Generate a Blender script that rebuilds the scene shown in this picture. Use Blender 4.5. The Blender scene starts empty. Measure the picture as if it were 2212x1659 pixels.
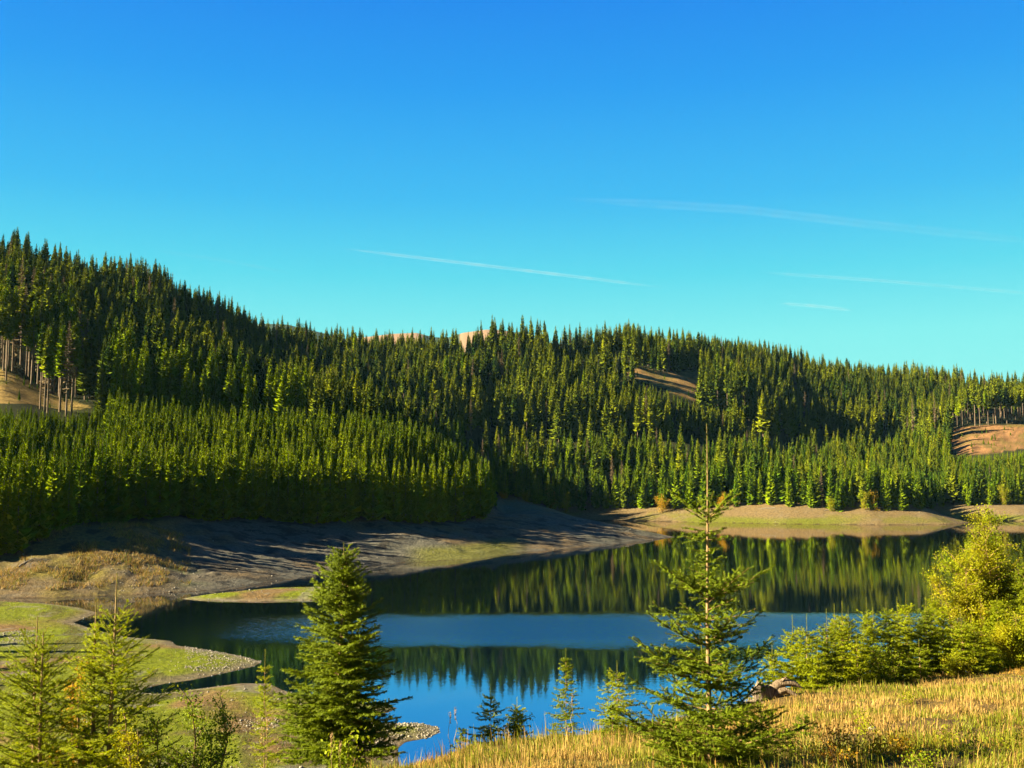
import bpy, math, random
import numpy as np
R = math.radians
sc = bpy.context.scene
COL = sc.collection

# ------------------------------------------------------------------ camera
CAM_Z = 22.0
PITCH = math.atan(89/1024)
cam_d = bpy.data.cameras.new('camera'); cam = bpy.data.objects.new('camera', cam_d); COL.objects.link(cam)
cam.location = (0, 0, CAM_Z); cam.rotation_euler = (R(90)+PITCH, 0, 0)
cam_d.sensor_width = 36; cam_d.lens = 36; cam_d.clip_start = 0.2; cam_d.clip_end = 60000
sc.camera = cam
sc.render.resolution_x = 1024; sc.render.resolution_y = 768

# ------------------------------------------------------------------ world
ALB = 0.74          # all surface colours share this scale
EXPO = 2.35          # exposed for the low sun
SUN_AZ = R(101)      # to the left of the view direction
SUN_EL = R(24)
w = bpy.data.worlds.new('World'); sc.world = w; w.use_nodes = True
nt = w.node_tree; nt.nodes.clear()
def N(t, typ, **kw):
    n = t.nodes.new(typ)
    for k, v in kw.items(): setattr(n, k, v)
    return n
out = N(nt, 'ShaderNodeOutputWorld'); bg = N(nt, 'ShaderNodeBackground')
sky = N(nt, 'ShaderNodeTexSky', sky_type='NISHITA'); sky.sun_disc = False
sky.sun_elevation = SUN_EL; sky.sun_rotation = -SUN_AZ
sky.altitude = 1200; sky.air_density = 1.0; sky.dust_density = 0.3; sky.ozone_density = 3.0
tc = N(nt, 'ShaderNodeTexCoord'); sep = N(nt, 'ShaderNodeSeparateXYZ')
ramp = N(nt, 'ShaderNodeValToRGB')
SKY = [(0.0, (0.330, 0.950, 0.800)), (0.13, (0.230, 0.890, 0.870)), (0.19, (0.105, 0.730, 0.880)), (0.26, (0.045, 0.520, 0.930)),
       (0.36, (0.014, 0.350, 0.940)), (0.46, (0.006, 0.235, 0.900)), (0.7, (0.010, 0.15, 0.70)), (1.0, (0.006, 0.09, 0.5))]
el = ramp.color_ramp.elements
while len(el) > 1: el.remove(el[-1])
el[0].position = SKY[0][0]; el[0].color = (*SKY[0][1], 1)
for p, c in SKY[1:]:
    e = el.new(p); e.color = (*c, 1)
ramp.color_ramp.interpolation = 'B_SPLINE' if False else 'LINEAR'
mixs = N(nt, 'ShaderNodeMix', data_type='RGBA'); mixs.inputs[0].default_value = 0.93
scl = N(nt, 'ShaderNodeVectorMath', operation='SCALE'); scl.inputs['Scale'].default_value = 0.08
nt.links.new(tc.outputs['Generated'], sep.inputs[0]); nt.links.new(sep.outputs['Z'], ramp.inputs[0])
nt.links.new(sky.outputs[0], scl.inputs[0]); nt.links.new(scl.outputs[0], mixs.inputs[6])
nt.links.new(ramp.outputs[0], mixs.inputs[7])
# sky dimmed overhead and behind the view, shaped to deepen the shade
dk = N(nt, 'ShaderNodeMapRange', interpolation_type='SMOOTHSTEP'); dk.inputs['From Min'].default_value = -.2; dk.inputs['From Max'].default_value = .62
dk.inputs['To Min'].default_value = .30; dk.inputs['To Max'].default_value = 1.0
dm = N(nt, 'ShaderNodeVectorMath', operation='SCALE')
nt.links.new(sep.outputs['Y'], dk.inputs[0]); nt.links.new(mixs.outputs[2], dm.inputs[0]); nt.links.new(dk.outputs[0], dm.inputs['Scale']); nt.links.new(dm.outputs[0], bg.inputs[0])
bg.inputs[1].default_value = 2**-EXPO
nt.links.new(bg.outputs[0], out.inputs[0])

sd_ = bpy.data.lights.new('sun', 'SUN'); sun = bpy.data.objects.new('sun', sd_); COL.objects.link(sun)
sd_.energy = 5.0; sd_.angle = R(0.5); sd_.color = (1.0, 0.86, 0.60)
sun_dir = np.array([-math.sin(SUN_AZ)*math.cos(SUN_EL), math.cos(SUN_AZ)*math.cos(SUN_EL), math.sin(SUN_EL)])
from mathutils import Vector, Matrix
sun.rotation_euler = Vector(sun_dir).to_track_quat('Z', 'Y').to_euler()
sc.view_settings.view_transform = 'Standard'; sc.view_settings.look = 'None'
sc.view_settings.exposure = EXPO; sc.view_settings.gamma = 1
sc.render.engine = 'CYCLES'
sc.cycles.max_bounces = 5; sc.cycles.diffuse_bounces = 2; sc.cycles.glossy_bounces = 3; sc.cycles.transparent_max_bounces = 8

# ------------------------------------------------------------------ helpers
def ray(xd, yd):
    """display pixel (2212 wide) -> direction with y = 1"""
    u = (xd*1024/2212-512)/1024; v = (384-yd*768/1659)/1024
    cy, sy = math.cos(PITCH), math.sin(PITCH)
    return u/(cy-v*sy), (sy+v*cy)/(cy-v*sy)
def at_depth(xd, yd, Y):
    a, b = ray(xd, yd); return a*Y, Y, CAM_Z+b*Y
def at_level(xd, yd, z=0.0):
    a, b = ray(xd, yd); Y = (z-CAM_Z)/b; return a*Y, Y
def proj(x, y, z):
    x = np.asarray(x, float); y = np.asarray(y, float); z = np.asarray(z, float)-CAM_Z
    cy, sy = math.cos(PITCH), math.sin(PITCH)
    f = y*cy+z*sy; up = -y*sy+z*cy
    f = np.maximum(f, 1e-3)
    return (512+1024*x/f)*2212/1024, (384-1024*up/f)*1659/768

_rg = np.random.RandomState(5)
_lat = _rg.rand(256, 256)
def vnoise(x, y):
    xi = np.floor(x).astype(int); yi = np.floor(y).astype(int)
    fx = x-xi; fy = y-yi; fx = fx*fx*(3-2*fx); fy = fy*fy*(3-2*fy)
    a = _lat[xi & 255, yi & 255]; b = _lat[(xi+1) & 255, yi & 255]
    c = _lat[xi & 255, (yi+1) & 255]; d = _lat[(xi+1) & 255, (yi+1) & 255]
    return (a*(1-fx)+b*fx)*(1-fy)+(c*(1-fx)+d*fx)*fy
def fbm(x, y, oct=4, s=1.0):
    v = 0; a = .5; t = 0
    for i in range(oct):
        v = v+a*vnoise(x*s+17.3*i, y*s+9.1*i); t += a; a *= .5; s *= 2.03
    return v/t          # 0..1, mean .5
def sstep(a, b, x):
    t = np.clip((x-a)/(b-a), 0, 1); return t*t*(3-2*t)

def mesh_obj(name, verts, faces, mats, parent=None, smooth=False, cols=None, mat_idx=None):
    """faces: list of (n,k) int arrays or one array"""
    me = bpy.data.meshes.new(name)
    verts = np.asarray(verts, np.float32)
    if isinstance(faces, np.ndarray): faces = [faces]
    faces = [f for f in faces if len(f)]
    loops = np.concatenate([f.ravel() for f in faces]).astype(np.int32)
    sizes = np.concatenate([np.full(len(f), f.shape[1]) for f in faces])
    starts = np.concatenate([[0], np.cumsum(sizes)[:-1]]).astype(np.int32)
    me.vertices.add(len(verts)); me.vertices.foreach_set('co', verts.ravel())
    me.loops.add(len(loops)); me.loops.foreach_set('vertex_index', loops)
    me.polygons.add(len(sizes)); me.polygons.foreach_set('loop_start', starts)
    if smooth: me.polygons.foreach_set('use_smooth', np.ones(len(sizes), bool))
    if not isinstance(mats, (list, tuple)): mats = [mats]
    for m in mats: me.materials.append(m)
    if mat_idx is not None: me.polygons.foreach_set('material_index', np.asarray(mat_idx, np.int32))
    if cols is not None:
        at = me.color_attributes.new('Col', 'FLOAT_COLOR', 'POINT')
        c4 = np.ones((len(verts), 4), np.float32); c4[:, :3] = cols
        at.data.foreach_set('color', c4.ravel())
    me.update(calc_edges=True); me.validate()
    o = bpy.data.objects.new(name, me); COL.objects.link(o)
    if parent: o.parent = parent
    return o
def thing(name, label, cat, loc=(0, 0, 0), rz=0.0, group=None):
    o = bpy.data.objects.new(name, None); COL.objects.link(o)
    o.location = [float(v) for v in loc]; o.rotation_euler = (0, 0, rz); o.empty_display_size = .1
    return tag(o, label, cat, group)
def tag(o, label, cat=None, group=None, kind=None):
    o['label'] = label
    if cat: o['category'] = cat
    if group: o['group'] = group
    if kind: o['kind'] = kind
    return o

# ------------------------------------------------------------------ materials
def new_mat(name):
    m = bpy.data.materials.new(name); m.use_nodes = True; t = m.node_tree; t.nodes.clear()
    o = N(t, 'ShaderNodeOutputMaterial'); return m, t, o
def foliage_mat(name, c1, c2, transl=0.25, rnd=0.5, scale=3.0, tcol=None, rough=.65, spec=.12):
    """c1..c2 leaf colours mixed by noise and by tree"""
    m, t, o = new_mat(name)
    oi = N(t, 'ShaderNodeObjectInfo'); tcn = N(t, 'ShaderNodeTexCoord')
    nz = N(t, 'ShaderNodeTexNoise'); nz.inputs['Scale'].default_value = scale; nz.inputs['Detail'].default_value = 3
    t.links.new(tcn.outputs['Object'], nz.inputs['Vector'])
    ml = N(t, 'ShaderNodeMath', operation='MULTIPLY_ADD'); ml.inputs[1].default_value = 1.6; ml.inputs[2].default_value = -.3-rnd/2
    ad = N(t, 'ShaderNodeMath', operation='MULTIPLY_ADD', use_clamp=True); ad.inputs[1].default_value = rnd
    lz = N(t, 'ShaderNodeTexNoise'); lz.inputs['Scale'].default_value = .022; lz.inputs['Detail'].default_value = 2; t.links.new(oi.outputs['Location'], lz.inputs['Vector'])
    la = N(t, 'ShaderNodeMath', operation='MULTIPLY_ADD'); la.inputs[1].default_value = 1.5 if rnd >= .5 else 0; la.inputs[2].default_value = -.75 if rnd >= .5 else 0; t.links.new(lz.outputs[0], la.inputs[0])
    ls = N(t, 'ShaderNodeMath', operation='ADD'); t.links.new(la.outputs[0], ls.inputs[0]); t.links.new(ml.outputs[0], ls.inputs[1])
    t.links.new(nz.outputs[0], ml.inputs[0]); t.links.new(oi.outputs['Random'], ad.inputs[0]); t.links.new(ls.outputs[0], ad.inputs[2])
    mx = N(t, 'ShaderNodeMix', data_type='RGBA')
    mx.inputs[6].default_value = (*[v*ALB for v in c1], 1); mx.inputs[7].default_value = (*[v*ALB for v in c2], 1)
    t.links.new(ad.outputs[0], mx.inputs[0])
    pb = N(t, 'ShaderNodeBsdfPrincipled'); pb.inputs['Roughness'].default_value = rough
    pb.inputs['Specular IOR Level'].default_value = spec if transl > 0 else 0
    t.links.new(mx.outputs[2], pb.inputs['Base Color'])
    if transl > 0:
        tr = N(t, 'ShaderNodeBsdfTranslucent'); hs = N(t, 'ShaderNodeMix', data_type='RGBA', blend_type='MULTIPLY'); hs.inputs[0].default_value = 1
        hs.inputs[7].default_value = (*(tcol or (1.3, 1.2, .5)), 1)
        t.links.new(mx.outputs[2], hs.inputs[6]); t.links.new(hs.outputs[2], tr.inputs[0])
        ms = N(t, 'ShaderNodeMixShader'); ms.inputs[0].default_value = transl
        t.links.new(pb.outputs[0], ms.inputs[1]); t.links.new(tr.outputs[0], ms.inputs[2]); t.links.new(ms.outputs[0], o.inputs[0])
    else:
        t.links.new(pb.outputs[0], o.inputs[0])
    return m
def rough_mat(name, c1, c2, scale=8.0, bump=.3, rough=.85, stretch=(1, 1, 1)):
    m, t, o = new_mat(name)
    tcn = N(t, 'ShaderNodeTexCoord'); mp = N(t, 'ShaderNodeMapping'); mp.inputs['Scale'].default_value = stretch
    nz = N(t, 'ShaderNodeTexNoise'); nz.inputs['Scale'].default_value = scale; nz.inputs['Detail'].default_value = 6
    t.links.new(tcn.outputs['Object'], mp.inputs[0]); t.links.new(mp.outputs[0], nz.inputs['Vector'])
    rp = N(t, 'ShaderNodeValToRGB'); rp.color_ramp.elements[0].position = .35; rp.color_ramp.elements[1].position = .65
    rp.color_ramp.elements[0].color = (*[v*ALB for v in c1], 1); rp.color_ramp.elements[1].color = (*[v*ALB for v in c2], 1)
    t.links.new(nz.outputs[0], rp.inputs[0])
    pb = N(t, 'ShaderNodeBsdfPrincipled'); pb.inputs['Roughness'].default_value = rough; pb.inputs['Specular IOR Level'].default_value = .2
    bp = N(t, 'ShaderNodeBump'); bp.inputs['Strength'].default_value = bump; bp.inputs['Distance'].default_value = .05
    t.links.new(nz.outputs[0], bp.inputs['Height']); t.links.new(bp.outputs[0], pb.inputs['Normal'])
    t.links.new(rp.outputs[0], pb.inputs['Base Color']); t.links.new(pb.outputs[0], o.inputs[0])
    return m

M_OLD = foliage_mat('needles_old', (.055, .115, .014), (.33, .36, .010), .0, .6, .35)
M_YOUNG = foliage_mat('needles_young', (.11, .20, .004), (.34, .41, .003), .0, .5, .5)
M_YOUNGB = foliage_mat('needles_young_far', (.07, .17, .010), (.31, .40, .006), .0, .6, .5)
M_DEAD = foliage_mat('needles_dead', (.16, .115, .06), (.24, .18, .09), .1, .6, .6)
M_BARK = rough_mat('bark', (.12, .085, .05), (.26, .19, .12), 3, .4, .9, (1, 1, .25))
M_GOLD = foliage_mat('leaves_gold', (.16, .16, .012), (.50, .30, .02), .3, .5, 2.0, (1.1, 1.0, .6))

def ground_mat():
    m, t, o = new_mat('ground_surface')
    at = N(t, 'ShaderNodeAttribute', attribute_name='Col')
    tcn = N(t, 'ShaderNodeTexCoord')
    n1 = N(t, 'ShaderNodeTexNoise'); n1.inputs['Scale'].default_value = 1.3; n1.inputs['Detail'].default_value = 8; n1.inputs['Roughness'].default_value = .7
    t.links.new(tcn.outputs['Object'], n1.inputs['Vector'])
    mr = N(t, 'ShaderNodeMapRange'); mr.inputs['From Min'].default_value = .25; mr.inputs['From Max'].default_value = .75
    mr.inputs['To Min'].default_value = .30*ALB; mr.inputs['To Max'].default_value = 1.35*ALB
    t.links.new(n1.outputs[0], mr.inputs[0])
    mu = N(t, 'ShaderNodeVectorMath', operation='SCALE'); t.links.new(at.outputs['Color'], mu.inputs[0]); t.links.new(mr.outputs[0], mu.inputs['Scale'])
    pb = N(t, 'ShaderNodeBsdfPrincipled'); pb.inputs['Roughness'].default_value = .95; pb.inputs['Specular IOR Level'].default_value = .1
    bp = N(t, 'ShaderNodeBump'); bp.inputs['Strength'].default_value = 1; bp.inputs['Distance'].default_value = .55
    t.links.new(n1.outputs[0], bp.inputs['Height']); t.links.new(bp.outputs[0], pb.inputs['Normal'])
    t.links.new(mu.outputs[0], pb.inputs['Base Color']); t.links.new(pb.outputs[0], o.inputs[0])
    return m
M_GROUND = ground_mat()

# ------------------------------------------------------------------ terrain
FLATS = [(-1300, 1296), (0, 1299), (100, 1304), (170, 1312), (213, 1324), (185, 1335), (159, 1345), (219, 1364), (273, 1376), (369, 1384), (383, 1394),
         (437, 1402), (519, 1416), (569, 1430), (547, 1440), (465, 1459), (410, 1470), (355, 1477), (314, 1487), (301, 1496),
         (342, 1499), (437, 1487), (519, 1476), (582, 1476), (610, 1490), (660, 1505), (760, 1515), (859, 1529), (837, 1540), (760, 1550),
         (840, 1562), (909, 1562), (946, 1570), (952, 1582), (924, 1595), (877, 1604), (862, 1616), (862, 1720), (850, 2300), (-1300, 2300)]
BAR = [(388, 1294), (420, 1288), (500, 1280), (580, 1273), (640, 1271), (700, 1270), (770, 1272), (790, 1282), (770, 1292), (700, 1297), (550, 1300), (430, 1298)]
SHORE = [(-1300, 1291), (0, 1293), (120, 1292), (200, 1287), (300, 1284), (430, 1278), (520, 1265), (640, 1250), (720, 1235), (784, 1224),
         (860, 1216), (940, 1212), (1034, 1207), (1127, 1192), (1180, 1189), (1300, 1178), (1380, 1170), (1460, 1160), (1400, 1151),
         (1330, 1143), (1254, 1125), (1350, 1125), (1500, 1128), (1700, 1132), (1900, 1134), (2050, 1133), (2095, 1129), (2045, 1123), (2100, 1124), (2212, 1126), (2600, 1127), (3300, 1130)]
def poly_world(P): return np.array([at_level(*p) for p in P])
PF, PB_, PS = poly_world(FLATS), poly_world(BAR), poly_world(SHORE)
PS = np.vstack([PS, [[3500, PS[-1, 1]], [3500, 9000], [-3500, 9000], [-3500, PS[0, 1]]]])
def sdf(P, x, y):
    n = len(P); d = np.full(x.shape, 1e18); ins = np.zeros(x.shape, bool)
    for i in range(n):
        ax, ay = P[i]; bx, by = P[(i+1) % n]
        ex, ey = bx-ax, by-ay; wx, wy = x-ax, y-ay
        h = np.clip((wx*ex+wy*ey)/(ex*ex+ey*ey+1e-9), 0, 1)
        d = np.minimum(d, (wx-ex*h)**2+(wy-ey*h)**2)
        c = ((ay > y) != (by > y)) & (x < (bx-ax)*(y-ay)/((by-ay) if by != ay else 1e-9)+ax)
        ins ^= c
    return np.where(ins, 1, -1)*np.sqrt(d)
def in_poly(P, x, y):
    ins = np.zeros(np.shape(x), bool); n = len(P)
    for i in range(n):
        ax, ay = P[i]; bx, by = P[(i+1) % n]
        ins ^= ((ay > y) != (by > y)) & (x < (bx-ax)*(y-ay)/((by-ay) if by != ay else 1e-9)+ax)
    return ins

HILL = {
 -1500: [(250, 12), (400, 36), (600, 50), (900, 50)],
 -500: [(225, 10), (330, 40), (450, 72), (600, 90), (900, 60)],
 0: [(200, 9), (240, 14), (330, 45), (370, 59), (520, 123), (700, 112), (1000, 60)],
 150: [(215, 9.5), (250, 13), (330, 38), (380, 52), (530, 116), (700, 104), (1000, 60)],
 300: [(240, 10), (270, 14), (360, 42), (450, 70), (570, 118), (700, 104), (1000, 60)],
 450: [(265, 10), (300, 18), (360, 40), (480, 64), (600, 110), (720, 97), (1000, 60)],
 600: [(280, 10), (310, 19), (365, 38), (430, 42), (510, 54), (640, 98), (760, 87), (1000, 60)],
 750: [(290, 10.5), (365, 34), (420, 36), (510, 46), (680, 91), (800, 84), (1000, 60)],
 900: [(305, 10.5), (360, 27), (400, 27), (470, 25), (550, 50), (700, 92), (850, 84), (1000, 60)],
 1000: [(320, 11), (350, 17), (385, 17), (440, 9), (520, 32), (690, 93), (850, 84), (1000, 60)],
 1060: [(335, 11.5), (355, 12), (400, 9), (470, 10), (520, 25), (700, 97), (850, 88), (1000, 60)],
 1090: [(335, 9.5), (360, 7), (420, 6), (480, 9.5), (540, 28), (700, 97), (850, 88), (1000, 60)],
 1250: [(480, 9.6), (560, 36), (700, 97), (850, 90), (1000, 70)],
 1370: [(480, 9.6), (560, 36), (660, 82), (715, 101), (760, 102), (900, 95), (1000, 70)],
 1450: [(480, 9.6), (580, 42), (640, 70), (680, 82), (740, 97), (850, 109), (1000, 90)],
 1600: [(470, 9.6), (590, 36), (640, 54), (700, 75), (850, 112), (1000, 95)],
 1800: [(450, 9.4), (520, 14), (600, 18), (680, 36), (850, 93), (1000, 85)],
 1980: [(455, 9), (500, 8), (540, 6), (620, 20), (700, 38), (850, 83), (1000, 78)],
 2100: [(490, 6), (560, 10), (640, 34), (720, 55), (850, 80), (1000, 75)],
 2212: [(490, 6), (560, 10), (640, 34), (720, 55), (850, 75), (1000, 70)],
 3000: [(500, 6), (640, 30), (850, 60), (1000, 50)]}
NEAR = {
 -3000: [(-30, 24), (0, 20.4), (20, 14.0), (45, 6), (70, 1.2), (90, .8), (120, -3)],
 150: [(-30, 24), (0, 20.4), (8, 16.6), (14, 13.7), (30, 8.0), (60, 2), (75, 1.0), (85, .5), (120, -3)],
 560: [(-30, 24), (0, 20.4), (10, 17.2), (17, 15.3), (24, 12.5), (55, 3), (75, .8), (85, .5), (100, -3)],
 740: [(-30, 24), (0, 20.4), (10, 18.3), (19, 16.7), (22, 15.9), (28, 13), (55, 3), (75, .8), (85, .5), (100, -3)],
 880: [(-30, 24), (0, 20.4), (12, 18.1), (17, 17.2), (21, 16.0), (55, 3), (72, 0), (85, -3)],
 1100: [(-30, 24), (0, 20.4), (12, 18.4), (19, 17.15), (23, 16.0), (55, 3), (65, 0), (85, -4)],
 1400: [(-30, 24), (0, 20.4), (14, 18.1), (23, 16.4), (28, 14.8), (55, 3), (62, 0), (80, -4)],
 1650: [(-30, 24), (0, 20.4), (14, 18.2), (31, 15.4), (37, 13.5), (62, 1), (66, -1), (90, -5)],
 2000: [(-30, 24), (0, 20.4), (14, 18.3), (40, 14.2), (47, 12), (70, 1), (74, -1), (95, -5)],
 2212: [(-30, 24), (0, 20.4), (14, 18.3), (44, 13.9), (52, 11.5), (78, 1), (84, -1), (105, -5)],
 5000: [(-30, 24), (0, 20.4), (14, 18.6), (60, 13), (80, 9), (120, 1), (125, -1), (160, -6)]}
def table(T, X, Y):
    ks = sorted(T); F = [np.interp(Y, [p[0] for p in T[k]], [p[1] for p in T[k]]) for k in ks]
    F = np.array(F); X = np.clip(X, ks[0], ks[-1]-1e-3)
    i = np.clip(np.searchsorted(ks, X, side='right')-1, 0, len(ks)-2)
    ka = np.array(ks, float); f = (X-ka[i])/(ka[i+1]-ka[i]); f = f*f*(3-2*f)*.5+f*.5
    j = np.arange(len(X))
    return F[i, j]*(1-f)+F[i+1, j]*f
def smin(a, b, k): h = np.clip(.5+.5*(b-a)/k, 0, 1); return b*(1-h)+a*h-k*h*(1-h)
def smax(a, b, k): return -smin(-a, -b, k)

def terrain(x, y, full=False):
    x = np.asarray(x, float).ravel(); y = np.asarray(y, float).ravel()
    Xd = 1106+2212*x/np.maximum(y, 1.5)
    wob = (fbm(x, y, 3, .05)-.5)*8+(fbm(x, y, 2, .25)-.5)*2.4
    s1 = sdf(PS, x, y); s2 = sdf(PF, x, y); s3 = sdf(PB_, x, y)
    s1w = s1+wob*(1-.75*sstep(380, 430, y))*np.clip(np.abs(s1)/10, .12, 1); s2w = s2+wob*.25*np.clip(np.abs(s2)/6, .15, 1); s3w = s3+wob*.06
    hill = table(HILL, Xd, y)
    k = .21+.14*sstep(380, 440, y)
    bank = np.where(s1w > 0, k*s1w, .35*s1w)
    left = 1-sstep(230, 420, Xd)
    bank = np.where((s1w > 0), bank*(1+.35*left), bank)
    bank = np.where(bank > 10, 10+(bank-10)*6, bank)
    hn = (fbm(x, y, 4, .012)-.5)*10*sstep(45, 120, s1)+3.0*sstep(430, 520, y)*sstep(60, 140, s1)*(Xd > 700)
    z1 = smin(bank, hill+hn, 2.0)
    # beach ledges on the drawdown bank
    led = sstep(12, 9, z1)*(z1 > -.5)
    stp = .42; q = z1/stp+(fbm(x, y, 3, .08)-.5)*2.2; fr = q-np.floor(q)
    z1 = z1+led*stp*(sstep(.5, .95, fr)-fr)*.55*(.4+.6*(fbm(x, y, 2, .06) > .45))
    z1 = z1+led*((fbm(x, y, 4, .35)-.5)*.75+(np.abs(fbm(x, y, 3, .11)-.5)-.1)*.9)*sstep(.1, 1.8, z1)*sstep(520, 300, y)
    z2 = np.where(s2w > 0, np.minimum(.13*s2w, .45+.02*s2w+(fbm(x, y, 3, .09)-.5)*1.3), .35*s2w)
    z2 = smin(z2, np.full_like(z2, 2.2), .5)
    z3 = np.where(s3w > 0, np.minimum(.16*s3w, .8), .35*s3w)
    near = table(NEAR, Xd, y)+(fbm(x, y, 4, .22)-.5)*.55*sstep(3, 12, y)+(fbm(x, y, 3, 1.3)-.5)*.16
    z = np.maximum(np.maximum(z1, z2), z3)
    z = np.maximum(z, -6)
    z = smax(z, near, .4)
    if full: return z, dict(Xd=Xd, s1=s1w, s2=s2w, s3=s3w, z1=z1, z2=z2, z3=z3, near=near, hill=hill)
    return z
def tz(x, y): return float(terrain([x], [y])[0])

CLEAR = [[(-300, 760), (0, 797), (60, 822), (110, 847), (200, 880), (150, 888), (60, 872), (-300, 870)],
         [(1345, 803), (1380, 796), (1440, 806), (1512, 800), (1512, 850), (1560, 868), (1600, 890), (1500, 866), (1420, 832)],
         [(2052, 925), (2212, 915), (2600, 915), (2600, 975), (2212, 970), (2130, 978), (2052, 980)]]
def mixc(a, b, f): return a*(1-f)[:, None]+np.asarray(b)[None]*f[:, None]

Ys = np.concatenate([np.arange(-28, 10, 1.), np.arange(10, 60, .25), np.arange(60, 130, .4), np.arange(130, 360, .7), np.arange(360, 560, 1.5), np.arange(560, 1000, 6), np.arange(1000, 5200, 100)])
ts = np.concatenate([np.linspace(-2.4, -.57, 45), np.arange(-.56, .56, .002), np.linspace(.57, 2.4, 45)])
TT, YY = np.meshgrid(ts, Ys)
gx = (TT*(YY+30)).ravel(); gy = YY.ravel()
gz, I = terrain(gx, gy, True)
far = gy > 1000
gz = np.where(far, np.maximum(gz-(gy-1000)*.03, -3), gz)
Xp, Yp = proj(gx, gy, gz)
nA = fbm(gx, gy, 4, .07); nB = fbm(gx, gy, 4, .3); nC = fbm(gx, gy, 3, .02); nD = fbm(gx*.35+gy*.1, gz*3+gy*.05, 3, .8)
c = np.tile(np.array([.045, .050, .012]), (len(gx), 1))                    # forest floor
bankm = sstep(12.5, 9.5, gz+(nA-.5)*3)*sstep(120, 130, gy)
bk = np.tile(np.array([.21, .15, .075]), (len(gx), 1))
bk = mixc(bk, [.30, .17, .055], sstep(6.0, 8.5, gz+(nA-.5)*3)*.8)
bk = mixc(bk, [.17, .175, .03], sstep(.5, .62, nA)*sstep(5, 2.5, gz)*sstep(.2, .9, gz))
bk = mixc(bk, [.20, .165, .11], sstep(.55, .7, nD)*.7)
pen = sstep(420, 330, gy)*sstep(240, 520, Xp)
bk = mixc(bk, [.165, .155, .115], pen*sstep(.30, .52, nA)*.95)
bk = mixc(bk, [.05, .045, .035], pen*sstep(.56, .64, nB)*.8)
bk = mixc(bk, [.20, .20, .03], pen*sstep(3.2, 1.8, gz)*sstep(860, 930, Xp)*sstep(1160, 1080, Xp)*.8)
fs = sstep(400, 430, gy)
bk = bk*(1+.15*fs)[:, None]
bk = mixc(bk, [.32, .22, .075], fs*.35)
bk = mixc(bk, [.19, .21, .02], fs*sstep(3.2, 1.5, gz)*sstep(.44, .58, nC)*.9)
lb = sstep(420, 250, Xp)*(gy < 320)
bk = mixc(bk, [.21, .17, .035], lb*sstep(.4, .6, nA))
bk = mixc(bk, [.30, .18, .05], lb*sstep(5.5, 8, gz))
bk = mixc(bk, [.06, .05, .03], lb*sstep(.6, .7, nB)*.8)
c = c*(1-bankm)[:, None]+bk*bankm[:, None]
for i, (P, cc) in enumerate(zip(CLEAR, [(.36, .24, .07), (.52, .31, .10), (.40, .21, .08)])):
    if i == 0: m = in_poly(P, Xp, Yp) & (gy > 290) & (gy < 420)
    else: m = in_poly(P, Xp, Yp) & (gy > 560) & (gy < 830)
    cl = np.array(cc)[None]*(.25+1.5*fbm(gx, gy, 4, .45))[:, None]; cl = cl*(1-.5*sstep(.55, .7, nA))[:, None]+np.array([.12, .15, .02])[None]*(.5*sstep(.55, .7, nA))[:, None]
    c = np.where(m[:, None], cl, c)
fl = (I['z2'] >= gz-.12) & (gy < 215) | ((I['z3'] >= gz-.05) & (gy < 215)) | ((gy < 130) & (gy > 50))
cf = np.tile(np.array([.26, .165, .06]), (len(gx), 1))
cf = mixc(cf, [.21, .245, .008], sstep(.37, .50, nA))
cf = mixc(cf, [.10, .075, .035], sstep(.58, .68, nD)*.6)
cf = mixc(cf, [.30, .165, .065], sstep(.47, .6, nC)*sstep(140, 160, gy)*(Xp < 330)*.8)
cf = mixc(cf, [.26, .21, .13], sstep(.45, .05, np.where(I['z3'] > .01, I['z3'], I['z2']))*.75)
cf = mixc(cf, [.30, .27, .20], sstep(.64, .72, nB)*.5)
c = np.where(fl[:, None], cf, c)
nr = (gy < 62)
cn = np.tile(np.array([.26, .175, .045]), (len(gx), 1))
cn = mixc(cn, [.19, .19, .03], sstep(.5, .62, nA)*.8)
cn = mixc(cn, [.20, .12, .05], sstep(.56, .7, nB)*.6)
cn = mixc(cn, [.14, .17, .02], sstep(900, 700, Xp))
c = np.where(nr[:, None], cn, c)
c = np.where((gz < .02)[:, None], np.array([.10, .065, .03])[None], c)
nr_, nc_ = len(Ys), len(ts)
ii = np.arange(nr_*nc_).reshape(nr_, nc_)
q = np.stack([ii[:-1, :-1], ii[:-1, 1:], ii[1:, 1:], ii[1:, :-1]], -1).reshape(-1, 4)
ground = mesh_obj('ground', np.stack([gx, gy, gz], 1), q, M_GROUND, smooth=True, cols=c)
tag(ground, 'grassy slope, lake banks and hillsides', kind='structure')

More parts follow.
